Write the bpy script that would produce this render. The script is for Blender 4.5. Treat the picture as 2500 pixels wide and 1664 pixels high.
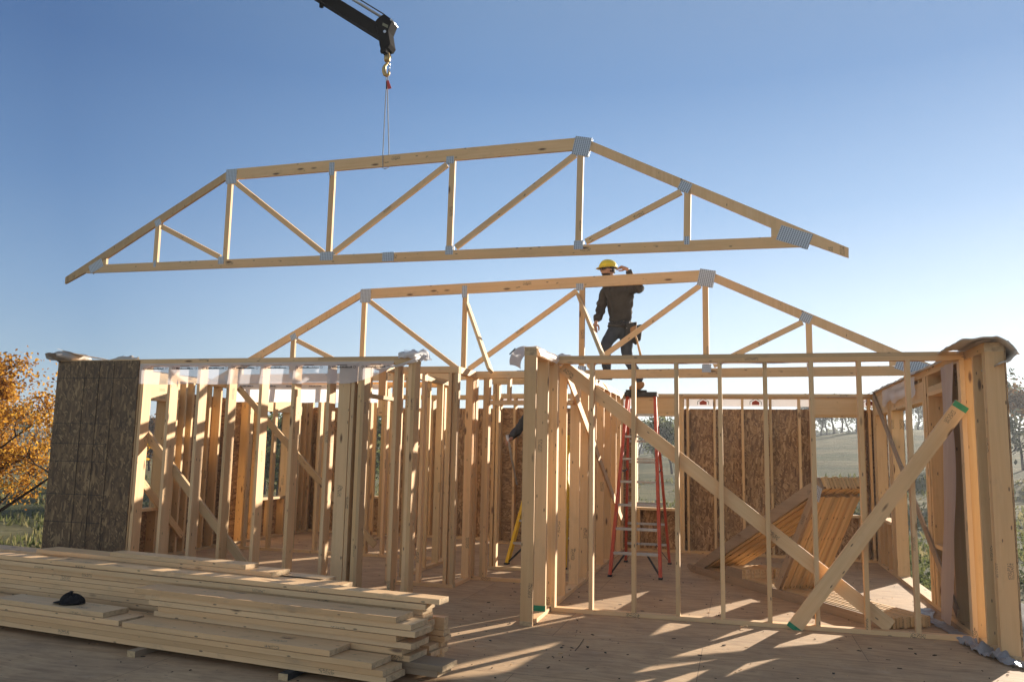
import bpy, math, random
import numpy as np
from mathutils import Vector, Matrix, noise
random.seed(7)
for o in list(bpy.data.objects): bpy.data.objects.remove(o)
SC = bpy.context.scene
COL = SC.collection
# ---------------------------------------------------------------- camera (solved from the photograph)
FPX, YAW, PIT, ROL, CH = 1992.75, 0.271, 0.133, 0.020, 1.522
cy, sy, cp, sp = math.cos(YAW), math.sin(YAW), math.cos(PIT), math.sin(PIT)
FW = Vector((-sy*cp, cy*cp, sp)); R0 = Vector((cy, sy, 0)); U0 = R0.cross(FW)
RT = R0*math.cos(ROL) + U0*math.sin(ROL); UP = -R0*math.sin(ROL) + U0*math.cos(ROL)
CAM = Vector((0, 0, CH))
cam = bpy.data.cameras.new("camera"); cam.sensor_width = 36; cam.lens = FPX*36/2500; cam.clip_end = 3000; cam.clip_start = .05
co = bpy.data.objects.new("camera", cam); COL.objects.link(co)
co.matrix_world = Matrix(((RT.x, UP.x, -FW.x, CAM.x), (RT.y, UP.y, -FW.y, CAM.y), (RT.z, UP.z, -FW.z, CAM.z), (0, 0, 0, 1)))
SC.camera = co
def at(px, py, X=None, Y=None, Z=None):
    """point of the place seen at photo pixel (px,py) on the plane X=, Y= or Z="""
    d = FW*FPX + RT*(px-1250) - UP*(py-832)
    t = (X-CAM.x)/d.x if X is not None else (Y-CAM.y)/d.y if Y is not None else (Z-CAM.z)/d.z
    return CAM + d*t
# ---------------------------------------------------------------- world, sun, exposure
SUN_AZ, SUN_EL = math.radians(29.5), math.radians(14.3)     # azimuth clockwise from +Y
w = bpy.data.worlds.new("World"); SC.world = w; w.use_nodes = True
nt = w.node_tree; nt.nodes.clear()
sky = nt.nodes.new('ShaderNodeTexSky'); sky.sky_type = 'NISHITA'; sky.sun_disc = False
sky.sun_elevation = SUN_EL; sky.sun_rotation = SUN_AZ; sky.air_density = 1.0; sky.dust_density = 0.1; sky.ozone_density = 2.0
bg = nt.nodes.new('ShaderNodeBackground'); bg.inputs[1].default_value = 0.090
wo = nt.nodes.new('ShaderNodeOutputWorld')
# clear autumn air: the Nishita sky mixed with a set gradient (by height and sun angle), fill light added behind camera and overhead
def wn(t, **k):
    x = nt.nodes.new(t)
    for a, v in k.items(): setattr(x, a, v)
    return x
def wramp(src, stops):
    r = wn('ShaderNodeValToRGB'); e = r.color_ramp.elements
    while len(e) < len(stops): e.new(.5)
    for i, (p_, c_) in enumerate(stops): e[i].position = p_; e[i].color = (*c_, 1)
    nt.links.new(src, r.inputs[0]); return r.outputs[0]
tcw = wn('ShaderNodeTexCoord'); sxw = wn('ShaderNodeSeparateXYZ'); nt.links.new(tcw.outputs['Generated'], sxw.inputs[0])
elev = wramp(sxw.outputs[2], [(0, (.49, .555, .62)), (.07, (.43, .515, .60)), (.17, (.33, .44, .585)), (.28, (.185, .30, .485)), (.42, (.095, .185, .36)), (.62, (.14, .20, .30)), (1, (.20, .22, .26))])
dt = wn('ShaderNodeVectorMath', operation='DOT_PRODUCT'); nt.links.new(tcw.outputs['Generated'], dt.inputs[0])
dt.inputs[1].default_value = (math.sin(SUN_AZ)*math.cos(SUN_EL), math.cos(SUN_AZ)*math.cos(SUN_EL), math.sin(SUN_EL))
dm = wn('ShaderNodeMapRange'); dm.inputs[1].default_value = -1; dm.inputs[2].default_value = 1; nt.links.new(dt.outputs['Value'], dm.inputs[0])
toward = wramp(dm.outputs[0], [(0, (.72, .60, .46)), (.35, (.50, .425, .35)), (.56, (.16, .19, .23)), (.66, (.125, .165, .22)), (.85, (.36, .36, .36)), (.99, (.50, .44, .40))])  # first stops: added warm fill from the unseen sky behind the camera, lifts the shade
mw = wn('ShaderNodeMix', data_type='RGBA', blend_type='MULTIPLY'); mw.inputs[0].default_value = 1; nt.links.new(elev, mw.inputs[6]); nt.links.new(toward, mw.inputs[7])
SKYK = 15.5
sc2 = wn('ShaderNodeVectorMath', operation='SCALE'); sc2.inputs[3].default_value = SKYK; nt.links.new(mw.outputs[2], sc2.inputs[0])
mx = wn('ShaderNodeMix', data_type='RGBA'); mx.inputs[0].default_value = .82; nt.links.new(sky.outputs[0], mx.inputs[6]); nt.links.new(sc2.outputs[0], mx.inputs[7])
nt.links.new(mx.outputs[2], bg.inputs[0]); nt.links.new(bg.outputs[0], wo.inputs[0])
sl = bpy.data.lights.new("sun", 'SUN'); sl.energy = 5.0; sl.angle = math.radians(0.55); sl.color = (1.0, .90, .76)
so = bpy.data.objects.new("sun", sl); COL.objects.link(so)
sd = Vector((math.sin(SUN_AZ)*math.cos(SUN_EL), math.cos(SUN_AZ)*math.cos(SUN_EL), math.sin(SUN_EL)))
so.rotation_euler = sd.to_track_quat('Z', 'Y').to_euler(); so.location = (8, 14, 12)
SC.view_settings.view_transform = 'Standard'; SC.view_settings.look = 'None'
SC.view_settings.exposure = 1.45; SC.view_settings.gamma = 1
# ---------------------------------------------------------------- materials
def newmat(name):
    m = bpy.data.materials.new(name); m.use_nodes = True; n = m.node_tree; n.nodes.clear()
    out = n.nodes.new('ShaderNodeOutputMaterial'); b = n.nodes.new('ShaderNodeBsdfPrincipled')
    n.links.new(b.outputs[0], out.inputs[0]); return m, n, b
def N(n, t, **k):
    x = n.nodes.new(t)
    for a, v in k.items(): setattr(x, a, v)
    return x
def L(n, a, b): n.links.new(a, b)
def ramp(n, src, stops):
    r = N(n, 'ShaderNodeValToRGB'); e = r.color_ramp.elements
    while len(e) < len(stops): e.new(.5)
    for i, (p, c) in enumerate(stops):
        e[i].position = p; e[i].color = (*c, 1) if len(c) == 3 else c
    L(n, src, r.inputs[0]); return r.outputs[0]
def mix(n, fac, a, b, mode='MIX'):
    m = N(n, 'ShaderNodeMix', data_type='RGBA', blend_type=mode)
    if isinstance(fac, (int, float)): m.inputs[0].default_value = fac
    else: L(n, fac, m.inputs[0])
    for s, v in ((m.inputs[6], a), (m.inputs[7], b)):
        if isinstance(v, tuple): s.default_value = (*v, 1) if len(v) == 3 else v
        else: L(n, v, s)
    return m.outputs[2]
def math_(n, op, a, b=None):
    m = N(n, 'ShaderNodeMath', operation=op)
    for s, v in zip(m.inputs, (a, b)):
        if v is None: continue
        if isinstance(v, (int, float)): s.default_value = v
        else: L(n, v, s)
    return m.outputs[0]
def mapping(n, src, scale=(1, 1, 1), loc=(0, 0, 0), rot=(0, 0, 0)):
    m = N(n, 'ShaderNodeMapping'); m.inputs['Scale'].default_value = scale; m.inputs['Location'].default_value = loc; m.inputs['Rotation'].default_value = rot
    L(n, src, m.inputs[0]); return m.outputs[0]
def noisetex(n, vec, scale, detail=4, rough=.55, dist=0):
    t = N(n, 'ShaderNodeTexNoise'); t.inputs['Scale'].default_value = scale; t.inputs['Detail'].default_value = detail
    t.inputs['Roughness'].default_value = rough; t.inputs['Distortion'].default_value = dist; L(n, vec, t.inputs['Vector']); return t.outputs[0]
def voro(n, vec, scale, feature='F1', rnd=1):
    t = N(n, 'ShaderNodeTexVoronoi', feature=feature); t.inputs['Scale'].default_value = scale; t.inputs['Randomness'].default_value = rnd
    L(n, vec, t.inputs['Vector']); return t
def bump(n, b, h, s=.3, d=.01):
    x = N(n, 'ShaderNodeBump'); x.inputs['Strength'].default_value = s; x.inputs['Distance'].default_value = d
    L(n, h, x.inputs['Height']); L(n, x.outputs[0], b.inputs['Normal'])

def wood(name, light, dark, wear=.25, knots=.19, spec=.3, rgh=.7):
    m, n, b = newmat(name)
    uv = N(n, 'ShaderNodeUVMap').outputs[0]; oi = N(n, 'ShaderNodeObjectInfo').outputs['Random']
    g1 = noisetex(n, mapping(n, uv, (1.1, 26, 1)), 1.0, 5, .6, .6)
    g2 = noisetex(n, mapping(n, uv, (2.0, 110, 1)), 1.0, 3, .6)
    g3 = noisetex(n, mapping(n, uv, (1.3, 3.5, 1)), 1.0, 3)
    col = mix(n, ramp(n, g1, [(.32, (0, 0, 0)), (.68, (1, 1, 1))]), light, dark)
    col = mix(n, math_(n, 'MULTIPLY', g2, .35), col, tuple(c*.72 for c in dark))
    col = mix(n, ramp(n, g3, [(.42, (0, 0, 0)), (.75, (1, 1, 1))]), col, tuple(c*f for c, f in zip(light, (.98, .90, .82))))
    # board to board tint
    tint = ramp(n, oi, [(0, (.72, .68, .62)), (.25, (1, .97, .92)), (.5, (.86, .76, .64)), (.75, (1.08, 1.0, .9)), (1, (.92, .90, .88))])
    col = mix(n, 1.0, col, tint, 'MULTIPLY')
    # knots, each with a darker heart
    v = voro(n, mapping(n, uv, (2.6, 9.5, 1)), 1.0)
    dn = math_(n, 'ADD', v.outputs['Distance'], math_(n, 'MULTIPLY', g2, .05))
    seed = N(n, 'ShaderNodeSeparateColor'); L(n, v.outputs['Color'], seed.inputs[0])
    on = math_(n, 'GREATER_THAN', seed.outputs[0], .42)
    km = math_(n, 'MULTIPLY', ramp(n, dn, [(knots*.5, (1, 1, 1)), (knots, (0, 0, 0))]), on)
    col = mix(n, km, col, (.16, .085, .04))
    # dirt smears and footprints of handling
    dr = ramp(n, noisetex(n, mapping(n, uv, (3, 5, 1), (4, 9, 0)), 1.0, 6, .7), [(.56, (0, 0, 0)), (.74, (1, 1, 1))])
    col = mix(n, math_(n, 'MULTIPLY', dr, wear), col, (.20, .15, .11))
    v2 = voro(n, mapping(n, uv, (7.5, 24, 1), (3, 5, 0)), 1.0); s2 = N(n, 'ShaderNodeSeparateColor'); L(n, v2.outputs['Color'], s2.inputs[0])
    nm = math_(n, 'MULTIPLY', ramp(n, v2.outputs['Distance'], [(.10, (1, 1, 1)), (.16, (0, 0, 0))]), math_(n, 'GREATER_THAN', s2.outputs[0], .58))
    col = mix(n, math_(n, 'MULTIPLY', nm, .8), col, (.07, .045, .03))
    # smudged grade stamps, far apart along the board
    sep = N(n, 'ShaderNodeSeparateXYZ'); L(n, uv, sep.inputs[0])
    su = math_(n, 'LESS_THAN', math_(n, 'FRACT', math_(n, 'MULTIPLY', sep.outputs[0], .41)), .05); sv = math_(n, 'COMPARE', math_(n, 'FRACT', math_(n, 'MULTIPLY', sep.outputs[1], 9.0)), .45); sv.node.inputs[2].default_value = .20
    tx = math_(n, 'GREATER_THAN', noisetex(n, mapping(n, uv, (150, 90, 1)), 1, 2), .52)
    col = mix(n, math_(n, 'MULTIPLY', math_(n, 'MULTIPLY', su, sv), math_(n, 'MULTIPLY', tx, .75)), col, (.05, .045, .04))
    L(n, col, b.inputs['Base Color']); b.inputs['Roughness'].default_value = rgh
    b.inputs['Specular IOR Level'].default_value = spec
    bump(n, b, math_(n, 'ADD', g1, g2), .3, .003)
    return m
M = {}
M['wood'] = wood('spruce_lumber', (.79, .575, .345), (.68, .46, .25))
M['woodpile'] = wood('stacked_spruce', (.80, .58, .35), (.66, .44, .235), .45, .21, .7, .5)
M['oldwood'] = wood('weathered_lumber', (.40, .31, .22), (.27, .20, .14), .6)
M['warm'] = wood('pine_lumber', (.73, .55, .32), (.62, .43, .22), .2)
def endgrain():
    m, n, b = newmat('end_grain'); uv = N(n, 'ShaderNodeUVMap').outputs[0]; oi = N(n, 'ShaderNodeObjectInfo').outputs['Random']
    wv = N(n, 'ShaderNodeTexWave', wave_type='RINGS'); wv.inputs['Scale'].default_value = 34; wv.inputs['Distortion'].default_value = 2.5; wv.inputs['Detail'].default_value = 3
    L(n, mapping(n, uv, (1, 1, 1), (.05, .2, 0)), wv.inputs[0])
    col = mix(n, wv.outputs[0], (.50, .34, .18), (.62, .45, .26))
    col = mix(n, ramp(n, noisetex(n, uv, 22, 4), [(.45, (0, 0, 0)), (.7, (1, 1, 1))]), col, (.34, .23, .13))
    L(n, col, b.inputs[0]); b.inputs['Roughness'].default_value = .85; return m
M['end'] = endgrain()
def osb(name, tones, scale=.9):
    m, n, b = newmat(name); tc = N(n, 'ShaderNodeUVMap').outputs[0]
    warp = noisetex(n, tc, 7*scale, 3); wv = N(n, 'ShaderNodeVectorMath', operation='MULTIPLY_ADD')
    L(n, noise_col(n, tc, 5*scale), wv.inputs[0]); wv.inputs[1].default_value = (.05, .05, .05); L(n, tc, wv.inputs[2])
    base = None; hh = None
    for i, (rot, sx, sy_) in enumerate(((1.25, 62, 15), (1.75, 70, 18), (.7, 54, 17), (2.3, 80, 26), (1.5, 48, 12))):
        mp = mapping(n, wv.outputs[0], (sx*scale, sy_*scale, 1), (i*3.1, i*1.7, 0), (0, 0, 0))
        rt = N(n, 'ShaderNodeVectorRotate', rotation_type='Z_AXIS'); rt.inputs['Angle'].default_value = rot; L(n, wv.outputs[0], rt.inputs[0])
        mp = mapping(n, rt.outputs[0], (sx*scale, sy_*scale, 1), (i*3.1, i*1.7, 0))
        v = voro(n, mp, 1.0); s = N(n, 'ShaderNodeSeparateColor'); L(n, v.outputs['Color'], s.inputs[0])
        c = ramp(n, s.outputs[0], tones)
        if base is None: base = c; hh = s.outputs[1]
        else:
            k = math_(n, 'GREATER_THAN', s.outputs[1], .55); base = mix(n, k, base, c)
            hh = math_(n, 'ADD', hh, s.outputs[2])
    fine = noisetex(n, mapping(n, tc, (60, 160, 1)), 1, 3)
    base = mix(n, math_(n, 'MULTIPLY', fine, .35), base, tones[0][1])
    big = ramp(n, noisetex(n, tc, 1.6, 4), [(.35, (.82, .80, .78)), (.7, (1, 1, 1))])
    base = mix(n, 1.0, base, big, 'MULTIPLY')
    L(n, base, b.inputs[0]); b.inputs['Roughness'].default_value = .6
    bump(n, b, hh, .35, .003); return m
def noise_col(n, vec, scale):
    t = N(n, 'ShaderNodeTexNoise'); t.inputs['Scale'].default_value = scale; L(n, vec, t.inputs['Vector']); return t.outputs[1]
M['osb'] = osb('strand_board_inside', [(0, (.17, .088, .034)), (.45, (.36, .21, .088)), (.8, (.50, .31, .135)), (1, (.66, .44, .22))], .85)
M['osbgrey'] = osb('strand_board_weathered', [(0, (.07, .036, .013)), (.5, (.165, .093, .038)), (.8, (.245, .145, .062)), (1, (.42, .27, .125))])
def plain(name, c, rough=.6, metal=0, nscale=0, namt=.2, spec=.4):
    m, n, b = newmat(name); b.inputs['Roughness'].default_value = rough; b.inputs['Metallic'].default_value = metal; b.inputs['Specular IOR Level'].default_value = spec
    if nscale:
        tc = N(n, 'ShaderNodeTexCoord').outputs['Object']
        f = ramp(n, noisetex(n, tc, nscale, 5, .65), [(.35, (0, 0, 0)), (.7, (1, 1, 1))])
        L(n, mix(n, math_(n, 'MULTIPLY', f, namt), c, tuple(x*.35 for x in c)), b.inputs[0])
        bump(n, b, f, .2, .01)
    else: b.inputs[0].default_value = (*c, 1)
    return m
M['black'] = plain('crane_black_paint', (.010, .008, .007), .9, 0, 6, .3, .05)
M['steel'] = plain('brushed_steel', (.55, .56, .58), .35, .9, 30, .3)
M['gold'] = plain('worn_brass_hook', (.55, .36, .14), .4, .7, 30, .4)
M['rope'] = plain('grey_rope', (.42, .42, .42), .8, 0, 60, .5)
M['red'] = plain('red_tag', (.50, .03, .02), .5)
M['orange'] = plain('orange_fibreglass', (.52, .075, .03), .45, 0, 12, .4)
M['alu'] = plain('dusty_aluminium', (.50, .48, .45), .5, .35, 20, .35)
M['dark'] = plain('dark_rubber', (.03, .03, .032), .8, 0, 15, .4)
M['yellow'] = plain('yellow_fibreglass', (.80, .50, .015), .45, 0, 10, .2)
M['hat'] = plain('yellow_hard_hat', (.82, .60, .03), .3, 0, 10, .1)
M['skin'] = plain('skin', (.42, .23, .15), .55, 0, 30, .15)
M['beard'] = plain('dark_hair', (.035, .022, .015), .8, 0, 40, .3)
M['jacket'] = plain('worn_dark_jacket', (.060, .054, .048), .9, 0, 7, .5, .1)
M['jeans'] = plain('blue_black_jeans', (.055, .066, .085), .9, 0, 9, .5, .1)
M['leather'] = plain('tan_leather', (.35, .19, .075), .7, 0, 14, .4)
M['pouch'] = plain('black_pouch', (.022, .021, .020), .7, 0, 12, .3)
M['glass'] = plain('dark_lens', (.01, .01, .012), .12)
M['green'] = plain('green_paint', (.03, .25, .12), .7, 0, 20, .3)
M['capcloth'] = plain('black_cap_cloth', (.018, .015, .016), .9, 0, 40, .3, .1)
M['ink'] = plain('black_ink', (.03, .03, .03), .8)
M['chalk'] = plain('dark_printed_line', (.035, .03, .025), .8)
M['earth'] = plain('dark_earth', (.030, .024, .020), .95, 0, 2, .6, .1)
def sheet(name, c, tr, alpha=1, nsc=9, rough=.35):
    m = bpy.data.materials.new(name); m.use_nodes = True; n = m.node_tree; n.nodes.clear(); out = N(n, 'ShaderNodeOutputMaterial')
    tc = N(n, 'ShaderNodeTexCoord').outputs['Object']; f = noisetex(n, tc, nsc, 5, .6)
    p = N(n, 'ShaderNodeBsdfPrincipled'); p.inputs['Roughness'].default_value = rough
    L(n, mix(n, math_(n, 'MULTIPLY', f, .35), c, tuple(x*.7 for x in c)), p.inputs[0])
    t = N(n, 'ShaderNodeBsdfTranslucent'); t.inputs[0].default_value = (*c, 1)
    bp = N(n, 'ShaderNodeBump'); bp.inputs['Strength'].default_value = .5; bp.inputs['Distance'].default_value = .02; L(n, f, bp.inputs['Height']); L(n, bp.outputs[0], p.inputs['Normal'])
    ms = N(n, 'ShaderNodeMixShader'); ms.inputs[0].default_value = tr; L(n, p.outputs[0], ms.inputs[1]); L(n, t.outputs[0], ms.inputs[2])
    if alpha < 1:
        tp = N(n, 'ShaderNodeBsdfTransparent'); m2 = N(n, 'ShaderNodeMixShader'); m2.inputs[0].default_value = alpha
        L(n, tp.outputs[0], m2.inputs[1]); L(n, ms.outputs[0], m2.inputs[2]); L(n, m2.outputs[0], out.inputs[0])
    else: L(n, ms.outputs[0], out.inputs[0])
    return m
M['poly'] = sheet('clear_poly_sheet', (.80, .78, .82), .28, .55)
M['wrap'] = sheet('white_house_wrap', (.82, .80, .80), .45)
M['greywrap'] = sheet('grey_fibre_felt', (.56, .49, .42), .12, 1, 30, .8)
M['pinkwrap'] = sheet('dusty_membrane', (.50, .40, .36), .2, .93, 4, .6)
M['foil'] = sheet('crumpled_silver_gasket', (.27, .26, .27), .1, 1, 18, .3)
def plate_mat():
    m, n, b = newmat('galvanised_nail_plate'); uv = N(n, 'ShaderNodeUVMap').outputs[0]
    wv = N(n, 'ShaderNodeTexWave', wave_type='BANDS', bands_direction='X'); wv.inputs['Scale'].default_value = 13; wv.inputs['Distortion'].default_value = .4; L(n, uv, wv.inputs[0])
    w2 = N(n, 'ShaderNodeTexWave', wave_type='BANDS', bands_direction='Y'); w2.inputs['Scale'].default_value = 16; w2.inputs['Distortion'].default_value = .3; L(n, uv, w2.inputs[0])
    s = math_(n, 'MULTIPLY', ramp(n, wv.outputs[0], [(.5, (0, 0, 0)), (.62, (1, 1, 1))]), ramp(n, w2.outputs[0], [(.12, (0, 0, 0)), (.3, (1, 1, 1))]))
    L(n, mix(n, s, (.46, .50, .56), (.15, .165, .20)), b.inputs[0]); b.inputs['Roughness'].default_value = .45; b.inputs['Metallic'].default_value = .25
    return m
M['plate'] = plate_mat()
def floor_mat():
    m, n, b = newmat('plywood_subfloor'); tc = N(n, 'ShaderNodeTexCoord').outputs['Object']
    sx = N(n, 'ShaderNodeSeparateXYZ'); L(n, tc, sx.inputs[0])
    br = N(n, 'ShaderNodeTexBrick'); br.offset = .5; br.inputs['Scale'].default_value = 1; br.inputs['Brick Width'].default_value = 2.44; br.inputs['Row Height'].default_value = 1.22
    br.inputs['Mortar Size'].default_value = .0022; br.inputs['Mortar Smooth'].default_value = 0
    br.inputs['Color1'].default_value = (.0, .0, .0, 1); br.inputs['Color2'].default_value = (1, 1, 1, 1); br.inputs['Mortar'].default_value = (.5, .5, .5, 1)
    L(n, mapping(n, tc, (1, 1, 1), (.3, .42, 0)), br.inputs[0])
    warp = noise_col(n, tc, 1.1); wa = N(n, 'ShaderNodeVectorMath', operation='MULTIPLY_ADD'); L(n, warp, wa.inputs[0]); wa.inputs[1].default_value = (.5, .25, .3); L(n, tc, wa.inputs[2])
    g = noisetex(n, mapping(n, wa.outputs[0], (3.2, 15, 1)), 1, 6, .6, .8)
    g2 = noisetex(n, mapping(n, tc, (16, 70, 1)), 1, 3)
    col = ramp(n, g, [(.25, (.36, .22, .115)), (.5, (.55, .36, .195)), (.75, (.66, .45, .255))])
    col = mix(n, math_(n, 'MULTIPLY', g2, .3), col, (.30, .19, .12))
    col = mix(n, .16, col, mix(n, 1, col, br.outputs[0], 'MULTIPLY'))
    # trodden dirt, scuffs and dark specks
    d1 = ramp(n, noisetex(n, tc, 1.3, 7, .7), [(.45, (0, 0, 0)), (.70, (1, 1, 1))])
    col = mix(n, math_(n, 'MULTIPLY', d1, .45), col, (.20, .135, .095))
    d2 = ramp(n, noisetex(n, mapping(n, tc, (1, 2.3, 1)), 9, 6, .75), [(.60, (0, 0, 0)), (.66, (1, 1, 1))])
    col = mix(n, math_(n, 'MULTIPLY', d2, .5), col, (.14, .095, .065))
    v = voro(n, mapping(n, wa.outputs[0], (1, 1.9, 1)), 5.0); sc = N(n, 'ShaderNodeSeparateColor'); L(n, v.outputs['Color'], sc.inputs[0])
    sp_ = math_(n, 'MULTIPLY', ramp(n, v.outputs['Distance'], [(.04, (1, 1, 1)), (.09, (0, 0, 0))]), math_(n, 'GREATER_THAN', sc.outputs[0], .45))
    col = mix(n, math_(n, 'MULTIPLY', sp_, .75), col, (.09, .055, .035))
    pale = ramp(n, noisetex(n, mapping(n, tc, (2, 3, 1), (7, 3, 0)), 2.2, 5, .6), [(.6, (0, 0, 0)), (.72, (1, 1, 1))])
    col = mix(n, math_(n, 'MULTIPLY', pale, .25), col, (.58, .45, .33))
    col = mix(n, math_(n, 'MULTIPLY', br.outputs[1], .75), col, (.07, .045, .03))
    # rows of nail heads over the joists
    ax_ = math_(n, 'MULTIPLY', math_(n, 'SUBTRACT', math_(n, 'FRACT', math_(n, 'MULTIPLY', sx.outputs[0], 1/.406)), .5), .406)
    ay_ = math_(n, 'MULTIPLY', math_(n, 'SUBTRACT', math_(n, 'FRACT', math_(n, 'MULTIPLY', math_(n, 'ADD', sx.outputs[1], math_(n, 'MULTIPLY', d1, .05)), 1/.2)), .5), .2)
    dd_ = math_(n, 'SQRT', math_(n, 'ADD', math_(n, 'MULTIPLY', ax_, ax_), math_(n, 'MULTIPLY', ay_, ay_)))
    col = mix(n, math_(n, 'MULTIPLY', math_(n, 'LESS_THAN', dd_, .0055), .65), col, (.08, .055, .04))
    L(n, col, b.inputs[0]); b.inputs['Roughness'].default_value = .78; b.inputs['Specular IOR Level'].default_value = .2
    bump(n, b, math_(n, 'ADD', g, d2), .25, .004); return m
M['floor'] = floor_mat()
def field_mat():
    m, n, b = newmat('meadow'); tc = N(n, 'ShaderNodeTexCoord').outputs['Object']
    a = noisetex(n, mapping(n, tc, (.012, .05, 1)), 1, 4, .6); c = noisetex(n, mapping(n, tc, (.35, .9, 1)), 1, 6, .7); d = noisetex(n, mapping(n, tc, (3, 5, 1)), 1, 6, .75)
    col = ramp(n, a, [(.36, (.075, .085, .035)), (.47, (.19, .165, .085)), (.56, (.30, .25, .135)), (.68, (.11, .12, .05))])
    col = mix(n, ramp(n, c, [(.4, (0, 0, 0)), (.68, (.8, .8, .8))]), col, (.045, .060, .022))
    col = mix(n, ramp(n, d, [(.45, (0, 0, 0)), (.7, (.75, .75, .75))]), col, (.20, .18, .085))
    L(n, col, b.inputs[0]); b.inputs['Roughness'].default_value = .95; b.inputs['Specular IOR Level'].default_value = .05
    bump(n, b, math_(n, 'ADD', c, d), 1.0, .35); return m
M['field'] = field_mat()
def leafmat(name, cols, tr=.45):
    m = bpy.data.materials.new(name); m.use_nodes = True; n = m.node_tree; n.nodes.clear(); out = N(n, 'ShaderNodeOutputMaterial')
    tc = N(n, 'ShaderNodeTexCoord').outputs['Object']
    f = noisetex(n, tc, 2.2, 5, .7); g = N(n, 'ShaderNodeNewGeometry').outputs['Random Per Island']
    k = math_(n, 'ADD', math_(n, 'MULTIPLY', f, .6), math_(n, 'MULTIPLY', g, .45))
    col = ramp(n, k, cols); d = N(n, 'ShaderNodeBsdfDiffuse'); t = N(n, 'ShaderNodeBsdfTranslucent'); L(n, col, d.inputs[0]); L(n, col, t.inputs[0])
    ms = N(n, 'ShaderNodeMixShader'); ms.inputs[0].default_value = tr; L(n, d.outputs[0], ms.inputs[1]); L(n, t.outputs[0], ms.inputs[2]); L(n, ms.outputs[0], out.inputs[0]); return m
M['leaf_gold'] = leafmat('golden_leaves', [(.2, (.12, .05, .014)), (.42, (.30, .13, .024)), (.6, (.54, .27, .036)), (.8, (.72, .44, .07))], .5)
M['leaf_green'] = leafmat('dull_green_leaves', [(.25, (.04, .052, .02)), (.5, (.085, .10, .036)), (.8, (.17, .17, .06))], .45)
M['leaf_brown'] = leafmat('russet_leaves', [(.25, (.05, .03, .018)), (.5, (.13, .07, .03)), (.8, (.24, .13, .05))], .35)
M['leaf_far'] = leafmat('far_dark_leaves', [(.25, (.06, .068, .05)), (.5, (.09, .10, .07)), (.8, (.14, .14, .09))], .4)
M['bark'] = plain('dark_bark', (.060, .045, .035), .95, 0, 9, .5, .1)
M['grass'] = leafmat('dry_grass', [(.25, (.06, .075, .02)), (.5, (.13, .13, .045)), (.8, (.26, .21, .10))], .4)

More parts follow.
